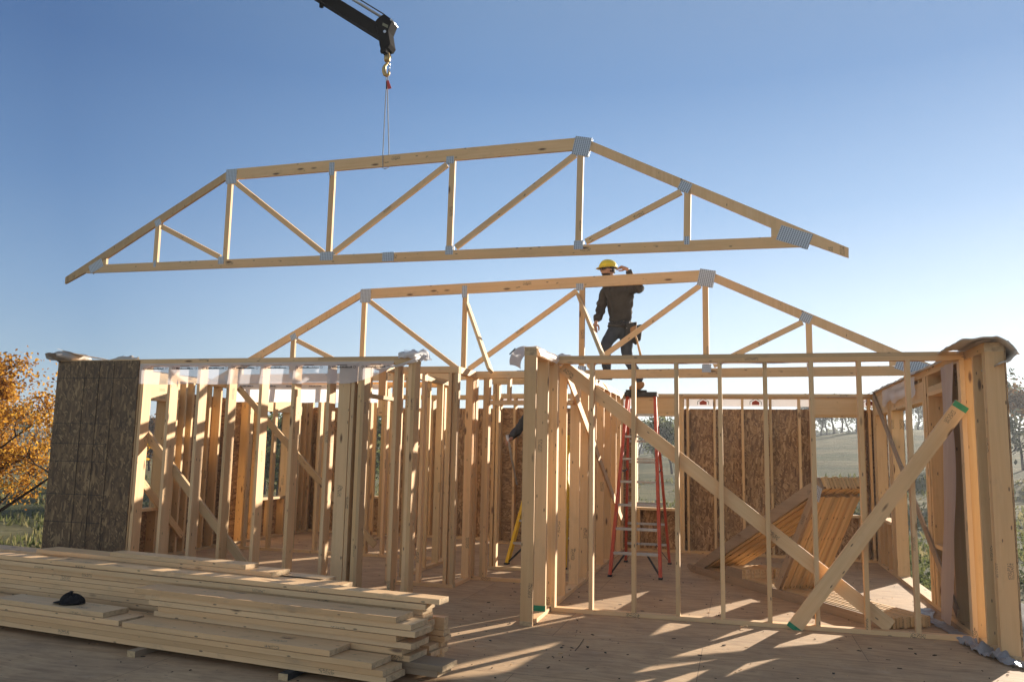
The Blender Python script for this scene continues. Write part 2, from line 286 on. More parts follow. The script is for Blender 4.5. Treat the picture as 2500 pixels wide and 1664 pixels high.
# ---------------------------------------------------------------- object helpers
def empty(name, loc, label, cat, group=None, kind=None):
    o = bpy.data.objects.new(name, None); COL.objects.link(o); o.location = loc; o.empty_display_size = .1
    tag(o, label, cat, group, kind); return o
def tag(o, label=None, cat=None, group=None, kind=None):
    if label: o['label'] = label
    if cat: o['category'] = cat
    if group: o['group'] = group
    if kind: o['kind'] = kind
    return o
class MB:
    """collects polygons with uvs, links them as ONE mesh object"""
    def __init__(s): s.v = []; s.f = []; s.uv = []; s.mi = []; s.sm = []
    def face(s, pts, uvs, mi=0, sm=False):
        i = len(s.v); s.v += [Vector(p) for p in pts]; s.f.append(tuple(range(i, i+len(pts)))); s.uv.append(uvs); s.mi.append(mi); s.sm.append(sm)
    def box8(s, c, L_, W_, D_, endmat=1, bow=0):
        """c: 8 corners: [l][w][d] ; L_, W_, D_ sizes in m; grain along l"""
        ou, ov = random.random()*40, random.random()*40
        def q(a, b, c_, d, lu, lv, off, mi): s.face([a, b, c_, d], [(ou, ov+off), (ou+lu, ov+off), (ou+lu, ov+off+lv), (ou, ov+off+lv)], mi)
        A = c
        q(A[0][0][0], A[1][0][0], A[1][1][0], A[0][1][0][:] if False else A[0][1][0], L_, W_, 0, 0)
        q(A[0][1][1], A[1][1][1], A[1][0][1], A[0][0][1], L_, W_, W_+D_, 0)
        q(A[0][1][0], A[1][1][0], A[1][1][1], A[0][1][1], L_, D_, W_, 0)
        q(A[0][0][1], A[1][0][1], A[1][0][0], A[0][0][0], L_, D_, 2*W_+D_, 0)
        r = random.random()*9
        s.face([A[0][0][0], A[0][1][0], A[0][1][1], A[0][0][1]], [(r, r), (r+W_, r), (r+W_, r+D_), (r, r+D_)], endmat)
        s.face([A[1][0][1], A[1][1][1], A[1][1][0], A[1][0][0]], [(r, r), (r+W_, r), (r+W_, r+D_), (r, r+D_)], endmat)
    def beam(s, p0, p1, side, wid, dep, endmat=1, skew0=0, skew1=0):
        """length p0->p1 (centre line), wid along side, dep along the third axis. skew: end cut shift per side"""
        p0, p1 = Vector(p0), Vector(p1); d = (p1-p0); Ln = d.length; d.normalize()
        sd_ = Vector(side); sd_ = (sd_-d*sd_.dot(d)).normalized(); u = d.cross(sd_)
        c = [[[(p0 if l == 0 else p1) + sd_*(wid*(ww-.5)) + u*(dep*(dd-.5)) + d*((skew0 if l == 0 else skew1)*(dd-.5)) for dd in (0, 1)] for ww in (0, 1)] for l in (0, 1)]
        s.box8(c, Ln, wid, dep, endmat); return s
    def box(s, x0, x1, y0, y1, z0, z1, endmat=1, dx=0, dy=0):
        dims = [x1-x0, y1-y0, z1-z0]; a = dims.index(max(dims)); o = [i for i in range(3) if i != a]
        lo = (x0, y0, z0); hi = (x1, y1, z1)
        def P(l, ww, dd):
            p = [0, 0, 0]; p[a] = (lo, hi)[l][a]; p[o[0]] = (lo, hi)[ww][o[0]]; p[o[1]] = (lo, hi)[dd][o[1]]
            if a == 2 and l == 1: p[0] += dx; p[1] += dy
            return Vector(p)
        s.box8([[[P(l, ww, dd) for dd in (0, 1)] for ww in (0, 1)] for l in (0, 1)], dims[a], dims[o[0]], dims[o[1]], endmat); return s
    def tube(s, pts, rad, n=8, cap=True, mi=0):
        pts = [Vector(p) for p in pts]; rr = rad if isinstance(rad, (list, tuple)) else [rad]*len(pts); rings = []
        prev = None
        for i, p in enumerate(pts):
            t = (pts[min(i+1, len(pts)-1)]-pts[max(i-1, 0)]).normalized()
            a = prev if prev is not None else (Vector((0, 0, 1)) if abs(t.z) < .9 else Vector((1, 0, 0)))
            a = (a-t*a.dot(t)).normalized(); prev = a; b = t.cross(a)
            rings.append([p+(a*math.cos(2*math.pi*k/n)+b*math.sin(2*math.pi*k/n))*rr[i] for k in range(n)])
        i0 = len(s.v)
        for r in rings: s.v += r
        for i in range(len(rings)-1):
            for k in range(n):
                a_, b_ = i0+i*n+k, i0+i*n+(k+1) % n
                s.f.append((a_, b_, b_+n, a_+n)); s.uv.append([(i*.1, k*.02), (i*.1, k*.02+.02), (i*.1+.1, k*.02+.02), (i*.1+.1, k*.02)]); s.mi.append(mi); s.sm.append(True)
        if cap:
            s.f.append(tuple(i0+k for k in range(n))[::-1]); s.uv.append([(0, 0)]*n); s.mi.append(mi); s.sm.append(False)
            j = i0+(len(rings)-1)*n; s.f.append(tuple(j+k for k in range(n))); s.uv.append([(0, 0)]*n); s.mi.append(mi); s.sm.append(False)
        return s
    def prism(s, poly, normal, thick, mi=0):
        """extruded polygon (3-D points) along normal"""
        nv = Vector(normal).normalized()*thick*.5; poly = [Vector(p) for p in poly]; a = [p+nv for p in poly]; b = [p-nv for p in poly]; k = len(poly)
        o = poly[0]; ex = (poly[1]-poly[0]).normalized(); ey = nv.normalized().cross(ex)
        uv = [((p-o).dot(ex), (p-o).dot(ey)) for p in poly]
        s.face(a, uv, mi); s.face(b[::-1], uv[::-1], mi)
        for i in range(k):
            j = (i+1) % k; s.face([b[i], b[j], a[j], a[i]], [(0, 0), ((poly[j]-poly[i]).length, 0), ((poly[j]-poly[i]).length, thick), (0, thick)], mi)
        return s
    def lathe(s, base, prof, n=16, sx=1, sy=1, axis=None, mi=0):
        base = Vector(base); q = Matrix.Identity(3) if axis is None else Vector((0, 0, 1)).rotation_difference(Vector(axis)).to_matrix(); i0 = len(s.v)
        for r, z in prof:
            for k in range(n):
                a = 2*math.pi*k/n; s.v.append(base+q@Vector((math.cos(a)*r*sx, math.sin(a)*r*sy, z)))
        for i in range(len(prof)-1):
            for k in range(n):
                a_, b_ = i0+i*n+k, i0+i*n+(k+1) % n; s.f.append((a_, b_, b_+n, a_+n)); s.uv.append([(0, 0), (.1, 0), (.1, .1), (0, .1)]); s.mi.append(mi); s.sm.append(True)
        return s
    def build(s, name, mats, parent=None, weld=False, bevel=0, solid=0, local=False, subsurf=0):
        if not isinstance(mats, (list, tuple)): mats = [mats]
        if len(mats) == 1 and max(s.mi, default=0) > 0: mats = [mats[0], M['end']]
        c = sum(s.v, Vector())/max(1, len(s.v)) if not local else Vector()
        me = bpy.data.meshes.new(name); me.from_pydata([tuple(v-c) for v in s.v], [], s.f)
        ul = me.uv_layers.new(name='UVMap'); k = 0
        for poly, uvs in zip(me.polygons, s.uv):
            for li, uvc in zip(poly.loop_indices, uvs): ul.data[li].uv = uvc
        for poly, mi, sm in zip(me.polygons, s.mi, s.sm): poly.material_index = min(mi, len(mats)-1); poly.use_smooth = sm
        for m in mats: me.materials.append(m)
        if weld:
            import bmesh
            bm = bmesh.new(); bm.from_mesh(me); bmesh.ops.remove_doubles(bm, verts=bm.verts, dist=.0004); bmesh.ops.recalc_face_normals(bm, faces=bm.faces); bm.to_mesh(me); bm.free()
        me.update(); o = bpy.data.objects.new(name, me); COL.objects.link(o)
        pl = parent_loc(parent) if parent else Vector()
        o.location = c - pl
        if parent: o.parent = parent
        if solid: md = o.modifiers.new('t', 'SOLIDIFY'); md.thickness = solid; md.offset = 0
        if bevel: md = o.modifiers.new('b', 'BEVEL'); md.width = bevel; md.segments = 2; md.limit_method = 'ANGLE'
        if subsurf: md = o.modifiers.new('s', 'SUBSURF'); md.levels = subsurf; md.render_levels = subsurf
        return o
def parent_loc(p):
    v = Vector(p.location)
    while p.parent: p = p.parent; v += Vector(p.location)
    return v
def copy_tree(o, parent=None):
    c = o.copy(); COL.objects.link(c); c.parent = parent
    for ch in list(o.children): copy_tree(ch, c)
    return c
def grid(nu, nv, fn, flip=False):
    """surface from fn(u,v) in 0..1"""
    m = MB(); i0 = 0; pts = [[Vector(fn(i/nu, j/nv)) for j in range(nv+1)] for i in range(nu+1)]
    m.v = [p for r in pts for p in r]
    for i in range(nu):
        for j in range(nv):
            a = i*(nv+1)+j; f = (a, a+nv+1, a+nv+2, a+1); m.f.append(f[::-1] if flip else f)
            uv = [(i/nu, j/nv), ((i+1)/nu, j/nv), ((i+1)/nu, (j+1)/nv), (i/nu, (j+1)/nv)]; m.uv.append(uv[::-1] if flip else uv); m.mi.append(0); m.sm.append(True)
    return m
def structure(o, cat=None): o['kind'] = 'structure'; return o
H = 2.464; T6, T4, LT = .14, .089, .038
# ================================================================= SETTING
def hgt(x, y):
    d = math.hypot(x, y); a = math.atan2(x, y)
    t = min(1, max(0, (d-28)/75)); t = t*t*(3-2*t); rr = min(1, max(0, (a+.25)/.45)); rr = rr*rr*(3-2*rr)
    h = -.95 + t*(1.3 + 4.0*rr) + .12*noise.noise(Vector((x*.11, y*.11, 0))) + .5*t*noise.noise(Vector((x*.03, y*.03, 5)))
    if d > 110: h += (d-110)*.004
    return h
def polar_ground():
    m = MB(); rs = [1.5, 4, 7, 9, 11, 13, 15, 17, 19, 21, 24, 27, 30, 34, 38, 43, 48, 54, 60, 67, 75, 84, 94, 105, 120, 150, 220, 400, 900, 1800]; na = 160
    m.v = [Vector((r*math.sin(a*2*math.pi/na), r*math.cos(a*2*math.pi/na), hgt(r*math.sin(a*2*math.pi/na), r*math.cos(a*2*math.pi/na)))) for r in rs for a in range(na)]
    for i in range(len(rs)-1):
        for a in range(na):
            p, q = i*na+a, i*na+(a+1) % na; m.f.append((p, p+na, q+na, q)); m.uv.append([(0, 0)]*4); m.mi.append(0); m.sm.append(True)
    m.f.append(tuple(range(na))); m.uv.append([(0, 0)]*na); m.mi.append(0); m.sm.append(True)
    return m
structure(polar_ground().build('ground', M['field'], local=True))
def earth(u, v):
    x = -10.2+19*u; y = -2+20*v; e = min(1, 5*min(u, v, 1-u, 1-v)); k = 1 if x > 2.1 else .25
    inside = 1 if (-7.9 < x < 2.3 and y < 13.8) else 0
    z = hgt(x, y)-.12+e*(.16+k*.38*(.6+noise.noise(Vector((x*.5, y*.5, 3)))+.35*noise.noise(Vector((x*2, y*2, 1)))))
    return (x, y, min(z, -.62) if inside or x < 2.6 else z)
structure(grid(76, 80, earth).build('dug_earth', M['earth'], local=True))
# the framed floor: plywood over rim joists and a block foundation
DX0, DX1, DY1 = -7.70, 2.10, 13.72
m = MB(); poly = [(-9.6, -3), (4.5, -3), (4.5, 7.26), (DX1, 7.26), (DX1, DY1), (DX0, DY1), (DX0, 7.5), (-9.6, 7.5)]
m.prism([(x, y, -.0095) for x, y in poly], (0, 0, 1), .019); structure(m.build('floor', M['floor'], local=True))
m = MB(); m.prism([(x*.998, y*.998, -.16) for x, y in poly], (0, 0, 1), .28); structure(m.build('rim_joist', M['oldwood'], local=True))
m = MB(); m.prism([(x*.985, y*.99, -.75) for x, y in poly], (0, 0, 1), .9); structure(m.build('foundation', M['earth'], local=True))

# ================================================================= STUD WALLS
class Wall:
    def __init__(s, name, label, cat, axis, t0, T, a0, a1, group='stud walls of the house frame', mat=None, jit=.004):
        s.axis, s.t0, s.T, s.a0, s.a1 = axis, t0, T, a0, a1; s.mat = mat or M['wood']; s.jit = jit
        loc = (a0, t0, 0) if axis == 'X' else (t0, a0, 0)
        s.root = empty(name, loc, label, cat, group)
    def b(s, name, a0, a1, t0, t1, z0, z1, mat=None, mb=None, lean=0, parent=None):
        q = mb or MB()
        if s.axis == 'X': q.box(a0, a1, t0, t1, z0, z1, dx=lean)
        else: q.box(t0, t1, a0, a1, z0, z1, dy=lean)
        if mb is None: return q.build(name, mat or s.mat, parent or s.root)
    def plates(s, gaps=(), top=True, cuts=()):
        x = s.a0
        for g0, g1 in list(gaps)+[(s.a1, None)]:
            if g0 > x: s.b('bottom_plate', x, g0, s.t0, s.t0+s.T, 0.001, LT)
            x = g1
        if top:
            cs = [s.a0]+list(cuts)+[s.a1]
            for c0, c1 in zip(cs, cs[1:]): s.b('top_plate', c0+.001, c1-.001, s.t0+.001, s.t0+s.T-.001, H-LT, H)
            s.b('top_plate', s.a0, s.a1, s.t0, s.t0+s.T, H-2*LT, H-LT)
    def stud(s, a, z0=LT, z1=H-2*LT, wdt=LT, name='stud', tin=0.0, face=None, mat=None):
        j = random.uniform(-s.jit, s.jit); l = random.uniform(-.004, .004); e = random.uniform(.0005, .0025)
        t0, t1 = (s.t0+e+tin, s.t0+s.T-e) if face is None else face
        s.b(name, a+j-wdt/2, a+j+wdt/2, t0, t1, z0, z1, lean=l, mat=mat)
    def window(s, a0, a1, sill, head, cripples=2, hd=None, jambs=True, sillname='sill'):
        """rough opening a0..a1"""
        hd = hd or (H-2*LT-head-LT)
        if jambs:
            for a in (a0-LT/2, a1+LT/2): s.stud(a, LT, head, name='jack_stud')
            for a in (a0-LT*1.5-.001, a1+LT*1.5+.001): s.stud(a, name='stud')
        s.b('header', a0-LT, a1+LT, s.t0+.004, s.t0+LT, head+LT, head+LT+hd-.001); s.b('header', a0-LT, a1+LT, s.t0+s.T-LT, s.t0+s.T-.004, head+LT, head+LT+hd-.001)
        s.b('header_plate', a0-LT, a1+LT, s.t0+.002, s.t0+s.T-.002, head, head+LT)
        if sill:
            s.b(sillname, a0, a1, s.t0-.002, s.t0+s.T, sill-LT, sill)
            for i in range(cripples): s.stud(a0+.02+(a1-a0-.04)*i/(max(1, cripples-1)), LT, sill-LT, name='cripple_stud')
    def sheath(s, a0, a1, z0, z1, outer=True, mat=None, name='sheathing_panel', th=.011, off=.0015):
        t = s.t0+s.T+off if outer else s.t0-th-off
        return s.b(name, a0, a1, t, t+th, z0, z1, mat or M['osb'])
    def brace(s, a0, z0, a1, z1, t, wid=.089, dep=.038, mat=None, ends=True):
        q = MB(); P = (lambda a, z: (a, t, z)) if s.axis == 'X' else (lambda a, z: (t, a, z))
        side = Vector(P(a1, z1))-Vector(P(a0, z0)); nrm = Vector((0, 1, 0)) if s.axis == 'X' else Vector((1, 0, 0)); wd = side.cross(nrm)
        q.beam(P(a0, z0), P(a1, z1), wd, wid, dep); return q.build('diagonal_brace', mat or s.mat, s.root)

W_ = 'framed wall'
# --- left outside wall (runs in depth), strand board outside
wl = Wall('timber_frame', 'outside stud wall at far left with two window openings', W_, 'Y', -7.66, T6, 7.925, 13.54, mat=M['warm'])
wl.plates(cuts=(10.4,))
wl.window(8.42, 9.5, .67, 2.09, 3); wl.window(11.93, 12.72, .67, 2.09, 3)
for a in (7.96, 8.2, 9.75, 9.92, 10.08, 10.48, 10.74, 11.1, 11.5, 13.0, 13.12, 13.3, 13.5): wl.stud(a)
for a0, a1, z0, z1 in ((7.925, 8.42, -.1, 2.24), (8.42, 9.5, -.1, .66), (9.5, 11.93, -.1, 2.24), (11.93, 12.72, -.1, .66), (12.72, 13.55, -.1, 2.24)): wl.sheath(a0, a1, z0, z1, outer=False)
wl.brace(8.0, 2.0, 10.0, .25, -7.50)
# --- left front wall (faces the camera)
wf = Wall('timber_frame', 'long front stud wall at left with printed plastic strip under its top plate', W_, 'X', 7.78, T6, -7.66, -3.18)
wf.plates(cuts=(-4.3,))
for a in (-7.6, -7.2, -6.85, -6.50, -6.135, -5.755, -5.38, -4.975, -4.58, -4.165, -3.77, -3.39): wf.stud(a, mat=M['wood'])
wf.stud(-6.545); wf.b('stud', -4.045, -3.915, 7.79, 7.828, LT, H-2*LT); wf.stud(-3.885); wf.stud(-3.80, mat=M['warm'])
wf.b('corner_post', -3.262, -3.224, 7.782, 7.919, LT, H-2*LT); wf.b('corner_post', -3.222, -3.184, 7.781, 7.9195, LT, H-2*LT)
wf.b('bottom_plate', -3.7, -3.18, 7.6, 7.78, .002, LT)
wf.brace(-7.32, 2.42, -5.0, .12, 7.941)
p = wf.sheath(-7.672, -6.545, -.2, H-.012, outer=False, mat=M['osbgrey'])
wf.b('sheathing_panel', -7.672, -7.6615, 7.78, 7.925, -.2, H-.012, M['osbgrey'])
q = MB()                                           # printed nailing lines on the panel
for z in (.62, .93, 1.30, 1.50, 1.73, 2.25): q.box(-7.672, -6.90+(.33 if z > 2 else 0), 7.763, 7.7665, z-.003, z+.003, endmat=0)
for x in (-7.28, -7.08, -6.88): q.box(x-.0015, x+.0015, 7.7628, 7.7664, -.2, H-.02, endmat=0)
q.build('printed_line', M['chalk'], p)
# plastic strip hung behind the plate with its (illegible) print
def hang(y0, x0, x1, zt, depth, name, parent, mat, wob=.012, tail=None, n=90):
    def fn(u, v):
        x = x0+(x1-x0)*u; dz = depth*(1+.06*noise.noise(Vector((x*3, 0, 7)))) * (tail(u) if tail else 1)
        return (x, y0+wob*noise.noise(Vector((x*4, v*1.5, y0)))-v*.01, zt-v*dz)
    return grid(n, 4, fn).build(name, mat, parent)
pl = hang(7.760, -6.52, -3.42, H-.052, .235, 'plastic_strip', wf.root, M['poly'], tail=lambda u: 1-max(0, (u-.82)/.18)**1.6*.75)
q = MB()
for i in range(8):
    x = -6.42+i*.385; random.seed(100+i)
    q.box(x+.05, x+.17, 7.7455, 7.7465, 2.372, 2.378, endmat=0)
    c = x
    while c < x+.22:
        wd = random.uniform(.004, .013); hh = random.choice((.010, .016, .010, .018)); q.box(c, c+wd, 7.7453, 7.7463, 2.343, 2.343+hh, endmat=0); c += wd+.003
    for cx in (x-.035, x+.255):
        q.tube([(cx+.014*math.cos(k*1.05), 7.7455, 2.352+.014*math.sin(k*1.05)) for k in range(7)], .002, 4)
random.seed(11)
q.build('print', M['ink'], pl)
# wrap bunched over the top corner of the end post
def rag(name, fn, mat, parent, nu=22, nv=22, solid=.0): return grid(nu, nv, fn).build(name, mat, parent, solid=solid)
def tube_rag(c, ax, ln, r, seed, flat=1):
    c = Vector(c); ax = Vector(ax).normalized(); s1 = ax.cross(Vector((0, 0, 1))).normalized(); u1 = s1.cross(ax)
    def fn(u, v):
        a = v*5.2-.6; rr = r*(1+.55*noise.noise(Vector((u*3, v*4, seed))))*(1-.35*abs(2*u-1)**3)
        return c+ax*(u-.5)*ln+s1*math.cos(a)*rr+u1*math.sin(a)*rr*flat+Vector((0, 0, .03*noise.noise(Vector((u*5, v*5, seed+3)))))
    return fn
rag('bunched_wrap', tube_rag((-3.22, 7.80, 2.47), (1, .15, .1), .30, .085, 2, .6), M['wrap'], wf.root)
def flap(P0, P1, P2, P3, seed, amp=.03):
    P0, P1, P2, P3 = map(Vector, (P0, P1, P2, P3))
    def fn(u, v):
        p = (P0*(1-u)+P1*u)*(1-v)+(P3*(1-u)+P2*u)*v; k = amp
        return p+Vector((k*noise.noise(Vector((u*2.5, v*2.5, seed))), k*noise.noise(Vector((u*3, v*3, seed+9))), k*noise.noise(Vector((u*3, v*2, seed+19)))))
    return fn
rag('wrap_flap', flap(at(985, 893, Y=7.74), at(1033, 862, Y=7.70), at(1020, 882, Y=7.74), at(905, 905, Y=7.75), 4, .012), M['wrap'], wf.root)
rag('wrap_flap', flap(at(984, 873, Y=7.77), at(988, 853, Y=7.8), at(1022, 857, Y=7.8), at(1015, 872, Y=7.77), 5, .012), M['poly'], wf.root)
rag('wrap_flap', flap(at(1026, 866, Y=7.8), at(1038, 866, Y=7.9), at(1056, 876, Y=7.9), at(1024, 882, Y=7.8), 6, .03), M['wrap'], wf.root)
# grey felt over the far left corner
rag('felt_strip', tube_rag((-7.62, 7.86, 2.50), (.1, 1, 0), .5, .12, 11, .55), M['greywrap'], wl.root)
rag('felt_strip', flap((-7.70, 7.74, 2.60), (-7.1, 7.80, 2.47), (-7.1, 7.93, 2.475), (-7.70, 7.95, 2.56), 12, .02), M['greywrap'], wf.root)
rag('felt_strip', tube_rag((-6.80, 7.84, 2.46), (1, 0, 0), .34, .05, 13, .8), M['greywrap'], wf.root)
rag('felt_strip', flap((-7.69, 8.0, 2.468), (-7.69, 13.5, 2.468), (-7.50, 13.5, 2.475), (-7.49, 8.0, 2.475), 14, .018), M['greywrap'], wl.root, 60, 6)

# --- small side wall of the closet (runs in depth) with a door opening
wc = Wall('timber_frame', 'short closet wall with a narrow door opening, behind the right end of the front wall', W_, 'Y', -3.91, T4, 7.925, 9.0)
wc.plates(gaps=((7.97, 8.86),))
wc.b('header', 7.93, 8.86, -3.908, -3.823, 2.06, 2.10)
for a in (8.12, 8.5): wc.stud(a, 2.10, name='cripple_stud')
wc.stud(8.88); wc.stud(8.921); wc.stud(8.962, mat=M['warm']); wc.stud(7.947)
wc2 = Wall('timber_frame', 'closet wall behind the doorway with a two stud post at its near right corner', W_, 'X', 8.80, T4, -3.818, -3.07)
wc2.plates()
for a in (-3.79, -3.49, -3.17, -3.09): wc2.stud(a)
wc2.b('corner_post', -3.146, -3.112, 8.83, 8.885, LT, H-2*LT)
wc3 = Wall('timber_frame', 'tiny closet side wall running back from the corner post by the doorway', W_, 'Y', -3.16, T4, 8.892, 9.45)
wc3.plates(); wc3.stud(9.36); wc3.stud(9.42)
wc4 = Wall('timber_frame', 'hall wall with three tall posts and a door header, straight through the doorway', W_, 'X', 9.452, T4, -3.20, -1.878)
wc4.plates()
for a in (-3.17, -3.125, -3.08, -2.955, -2.914): wc4.stud(a)
wc4.b('header', -2.893, -1.879, 9.456, 9.538, 2.065, 2.115); wc4.stud(-2.66, 2.115, name='cripple_stud')
wc5 = Wall('timber_frame', 'second hall wall further back through the doorway with two thin studs', W_, 'X', 10.36, T4, -3.14, -1.878, mat=M['warm'])
wc5.plates()
for a in (-3.11, -3.06, -2.63, -1.92): wc5.stud(a)
wc6 = Wall('timber_frame', 'closet back wall of close studs seen between the end post and the corner post', W_, 'Y', -3.93, T4, 9.3, 10.85, mat=M['warm'])
wc6.plates()
for a in (9.33, 9.95, 10.4, 10.8): wc6.stud(a)
wc7 = Wall('timber_frame', 'short inner wall with a small cross piece, left of the hall posts', W_, 'X', 10.86, T4, -4.9, -3.96)
wc7.plates()
for a in (-4.87, -4.4, -4.0): wc7.stud(a)
wc7.b('blocking', -4.48, -4.32, 10.87, 10.94, 2.05, 2.09)
# --- inner partition of the left rooms with a printed plastic strip and a diagonal brace
wp = Wall('timber_frame', 'inner partition of the left rooms with a diagonal brace and plastic band on top', W_, 'X', 10.86, T4, -7.51, -4.905, mat=M['warm'])
wp.plates()
for a in (-7.49, -7.1, -6.69, -6.31, -5.93, -5.53, -5.13): wp.stud(a)
wp.brace(-7.3, 2.38, -4.95, .16, 10.838)
pp = hang(10.845, -7.4, -5.0, H-.03, .27, 'plastic_strip', wp.root, M['wrap'])
q = MB()
for i in range(6):
    x = -7.25+i*.38; random.seed(200+i); c = x
    while c < x+.2:
        wd = random.uniform(.004, .013); q.box(c, c+wd, 10.8255, 10.8265, 2.395, 2.395+random.choice((.01, .017)), endmat=0); c += wd+.004
random.seed(12)
q.build('print', M['ink'], pp)
# another plastic-topped partition further back
wq = Wall('timber_frame', 'rear inner partition of warm orange studs at the back of the left rooms', W_, 'Y', -5.9, T4, 12.2, 13.54, mat=M['warm'])
wq.plates()
for a in (12.23, 12.6, 12.99, 13.4): wq.stud(a)
# --- back wall, left wing
wk = Wall('timber_frame', 'back stud wall of the left wing with one window opening', W_, 'X', 13.55, T6, -7.66, -3.92, mat=M['warm'])
wk.plates(); wk.window(-6.95, -6.05, .67, 2.09, 3)
for a in (-7.6, -7.42, -7.3, -5.6, -5.2, -4.8, -4.4, -4.0): wk.stud(a)
for a0, a1, z0, z1 in ((-7.66, -6.95, -.1, 2.24), (-6.95, -6.05, -.1, .66), (-6.05, -3.92, -.1, 2.24)): wk.sheath(a0, a1, z0, z1)
# --- back wall of the big room
wb = Wall('timber_frame', 'back wall of the big room with strand board between two windows', W_, 'X', 13.20, T6, -3.90, 2.07, mat=M['warm'])
wb.plates(); wb.window(-1.56, -.90, .67, 2.11, 3); wb.window(1.13, 1.74, .67, 2.11, 2)
wb.stud(-.76)
for a in (-3.85, -3.6, -3.4, -3.0, -2.6, -2.2, -1.9, -.36, .07, .49, .90, 1.9, 2.03): wb.stud(a)
for a0, a1, z0, z1 in ((-3.9, -1.56, -.1, 2.235), (-1.56, -.90, -.1, .66), (-.90, 1.13, -.1, 2.235), (1.13, 1.74, -.1, .66), (1.74, 2.08, -.1, 2.235)): wb.sheath(a0, a1, z0, z1)
ww = wb.sheath(-3.9, 2.08, 2.275, 2.43, mat=M['wrap'], name='house_wrap', th=.003, off=.004)
for x in (-3.4, -2.5, -.53, .27, 1.02+.9):                     # small orange house emblem, repeated on the wrap
    q = MB(); z = 2.33; q.prism([(x-.055, 13.337, z-.03), (x+.055, 13.337, z-.03), (x+.055, 13.337, z+.015), (x, 13.337, z+.045), (x-.055, 13.337, z+.015)], (0, 1, 0), .002); q.build('emblem', M['orange'], ww)
    q = MB()
    for a, b in (((x-.085, z+.02), (x, z+.07)), ((x, z+.07), (x+.085, z+.02)), ((x+.085, z+.02), (x+.085, z-.03)), ((x-.085, z+.02), (x-.085, z-.03))): q.beam((a[0], 13.336, a[1]), (b[0], 13.336, b[1]), (0, 1, 0), .002, .008, endmat=0)
    q.build('emblem_outline', M['ink'], ww)
rag('felt_strip', flap((-1.9, 13.17, 2.415), (2.0, 13.17, 2.415), (2.0, 13.34, 2.43), (-1.9, 13.34, 2.43), 24, .01), M['greywrap'], wb.root, 60, 6)
# --- garage left wall (runs in depth) with the near end post
wg = Wall('timber_frame', 'middle wall running back from the lone near post, wrap over its top', W_, 'Y', -1.880, .115, 7.20, 13.19)
wg.plates()
wg.b('end_post', 7.202, 7.24, -1.879, -1.766, LT, H-2*LT); wg.b('end_post', 7.242, 7.33, -1.876, -1.838, LT, H-2*LT)
for a in (7.72, 8.05, 8.13, 8.62, 9.38, 9.93, 10.5, 11.15, 11.75, 12.3, 12.8, 13.12): wg.stud(a)
wg.b('green_tip', 7.695, 7.745, -1.882, -1.7635, LT+.0005, LT+.05, M['green'])
wg.brace(8.40, 2.38, 12.9, .45, -1.742, dep=.019, wid=.11)
wg.b('blocking', 9.0, 9.28, -1.86, -1.78, 2.05, 2.09)
rag('wrap_over_plate', flap(at(1312, 848, Y=7.2), at(1378, 873, Y=8.1), at(1370, 892, Y=8.1), at(1322, 868, Y=7.22), 31, .015), M['wrap'], wg.root)
rag('wrap_over_plate', flap((-1.88, 7.20, 2.467), (-1.76, 7.20, 2.472), (-1.76, 8.1, 2.472), (-1.88, 8.1, 2.467), 32, .008), M['wrap'], wg.root)
def curl(u, v):
    a = u*1.75; r = .15; x = -1.875-math.sin(a)*r*1.0; z = 2.47-(1-math.cos(a))*r*.95
    return (x, 7.17+v*.40+u*.05, z+.012*math.sin(v*3))
cw = rag('wrap_curl', curl, M['wrap'], wg.root, 14, 8)
q = MB(); random.seed(5); zz = 2.445
for i in range(9):
    q.box(-1.965-.006*i+.0, -1.957-.006*i, 7.166, 7.1685, 2.437-.006*i, 2.452-.006*i, endmat=0)
q.build('print', M['ink'], cw); random.seed(21)
rag('wrap_bunch', tube_rag((-1.70, 8.02, 2.44), (1, .2, 0), .3, .05, 33, .8), M['wrap'], wg.root)
def gw(u, v):
    y = 9.6+3.4*u; return (-1.90+.14*v+.02*noise.noise(Vector((y*2, v, 3))), y, 2.478+.03*noise.noise(Vector((y*3, v*2, 8)))-.10*max(0, v-.8)*5*(.6+.4*math.sin(y*5)))
rag('wrap_over_plate', gw, M['wrap'], wg.root, 60, 8)
# --- garage front wall
wh = Wall('timber_frame', 'open front wall of nine thin studs at right, with crossed diagonal braces', W_, 'X', 7.93, T4, -1.762, 1.925)
wh.plates(cuts=())
for i in range(8): wh.stud(-1.376+.4065*i, name='stud')
wh.stud(-1.745); wh.stud(1.90)
wh.brace(-1.70, 2.37, 1.26, .06, 8.042, wid=.125)
bb = wh.brace(1.885, 2.00, .44, -.0, 7.908, wid=.125, mat=M['wood'])
for (a, z, k_) in ((1.868, 1.975, 1.25), (.452, .016, 1)):
    q = MB(); q.beam((a-.012*k_, 7.907, z-.017*k_), (a+.012*k_, 7.907, z+.017*k_), Vector((1.445, 0, 2.0)).cross(Vector((0, 1, 0))), .1265, .0395, endmat=0); q.build('green_end', M['green'], bb)
def hw(u, v):        # milky membrane slung along the back of the plate and over the truss chord
    x = -1.70+3.6*u; sag = .09*math.sin(math.pi*u)**1
    return (x, 8.02+v*.60, 2.448+.008*noise.noise(Vector((x*2, v, 2)))-.02*sag*v*9*.3+.018*v*(abs(2*u-1)**3))
rag('slung_membrane', hw, M['wrap'], wh.root, 60, 8)
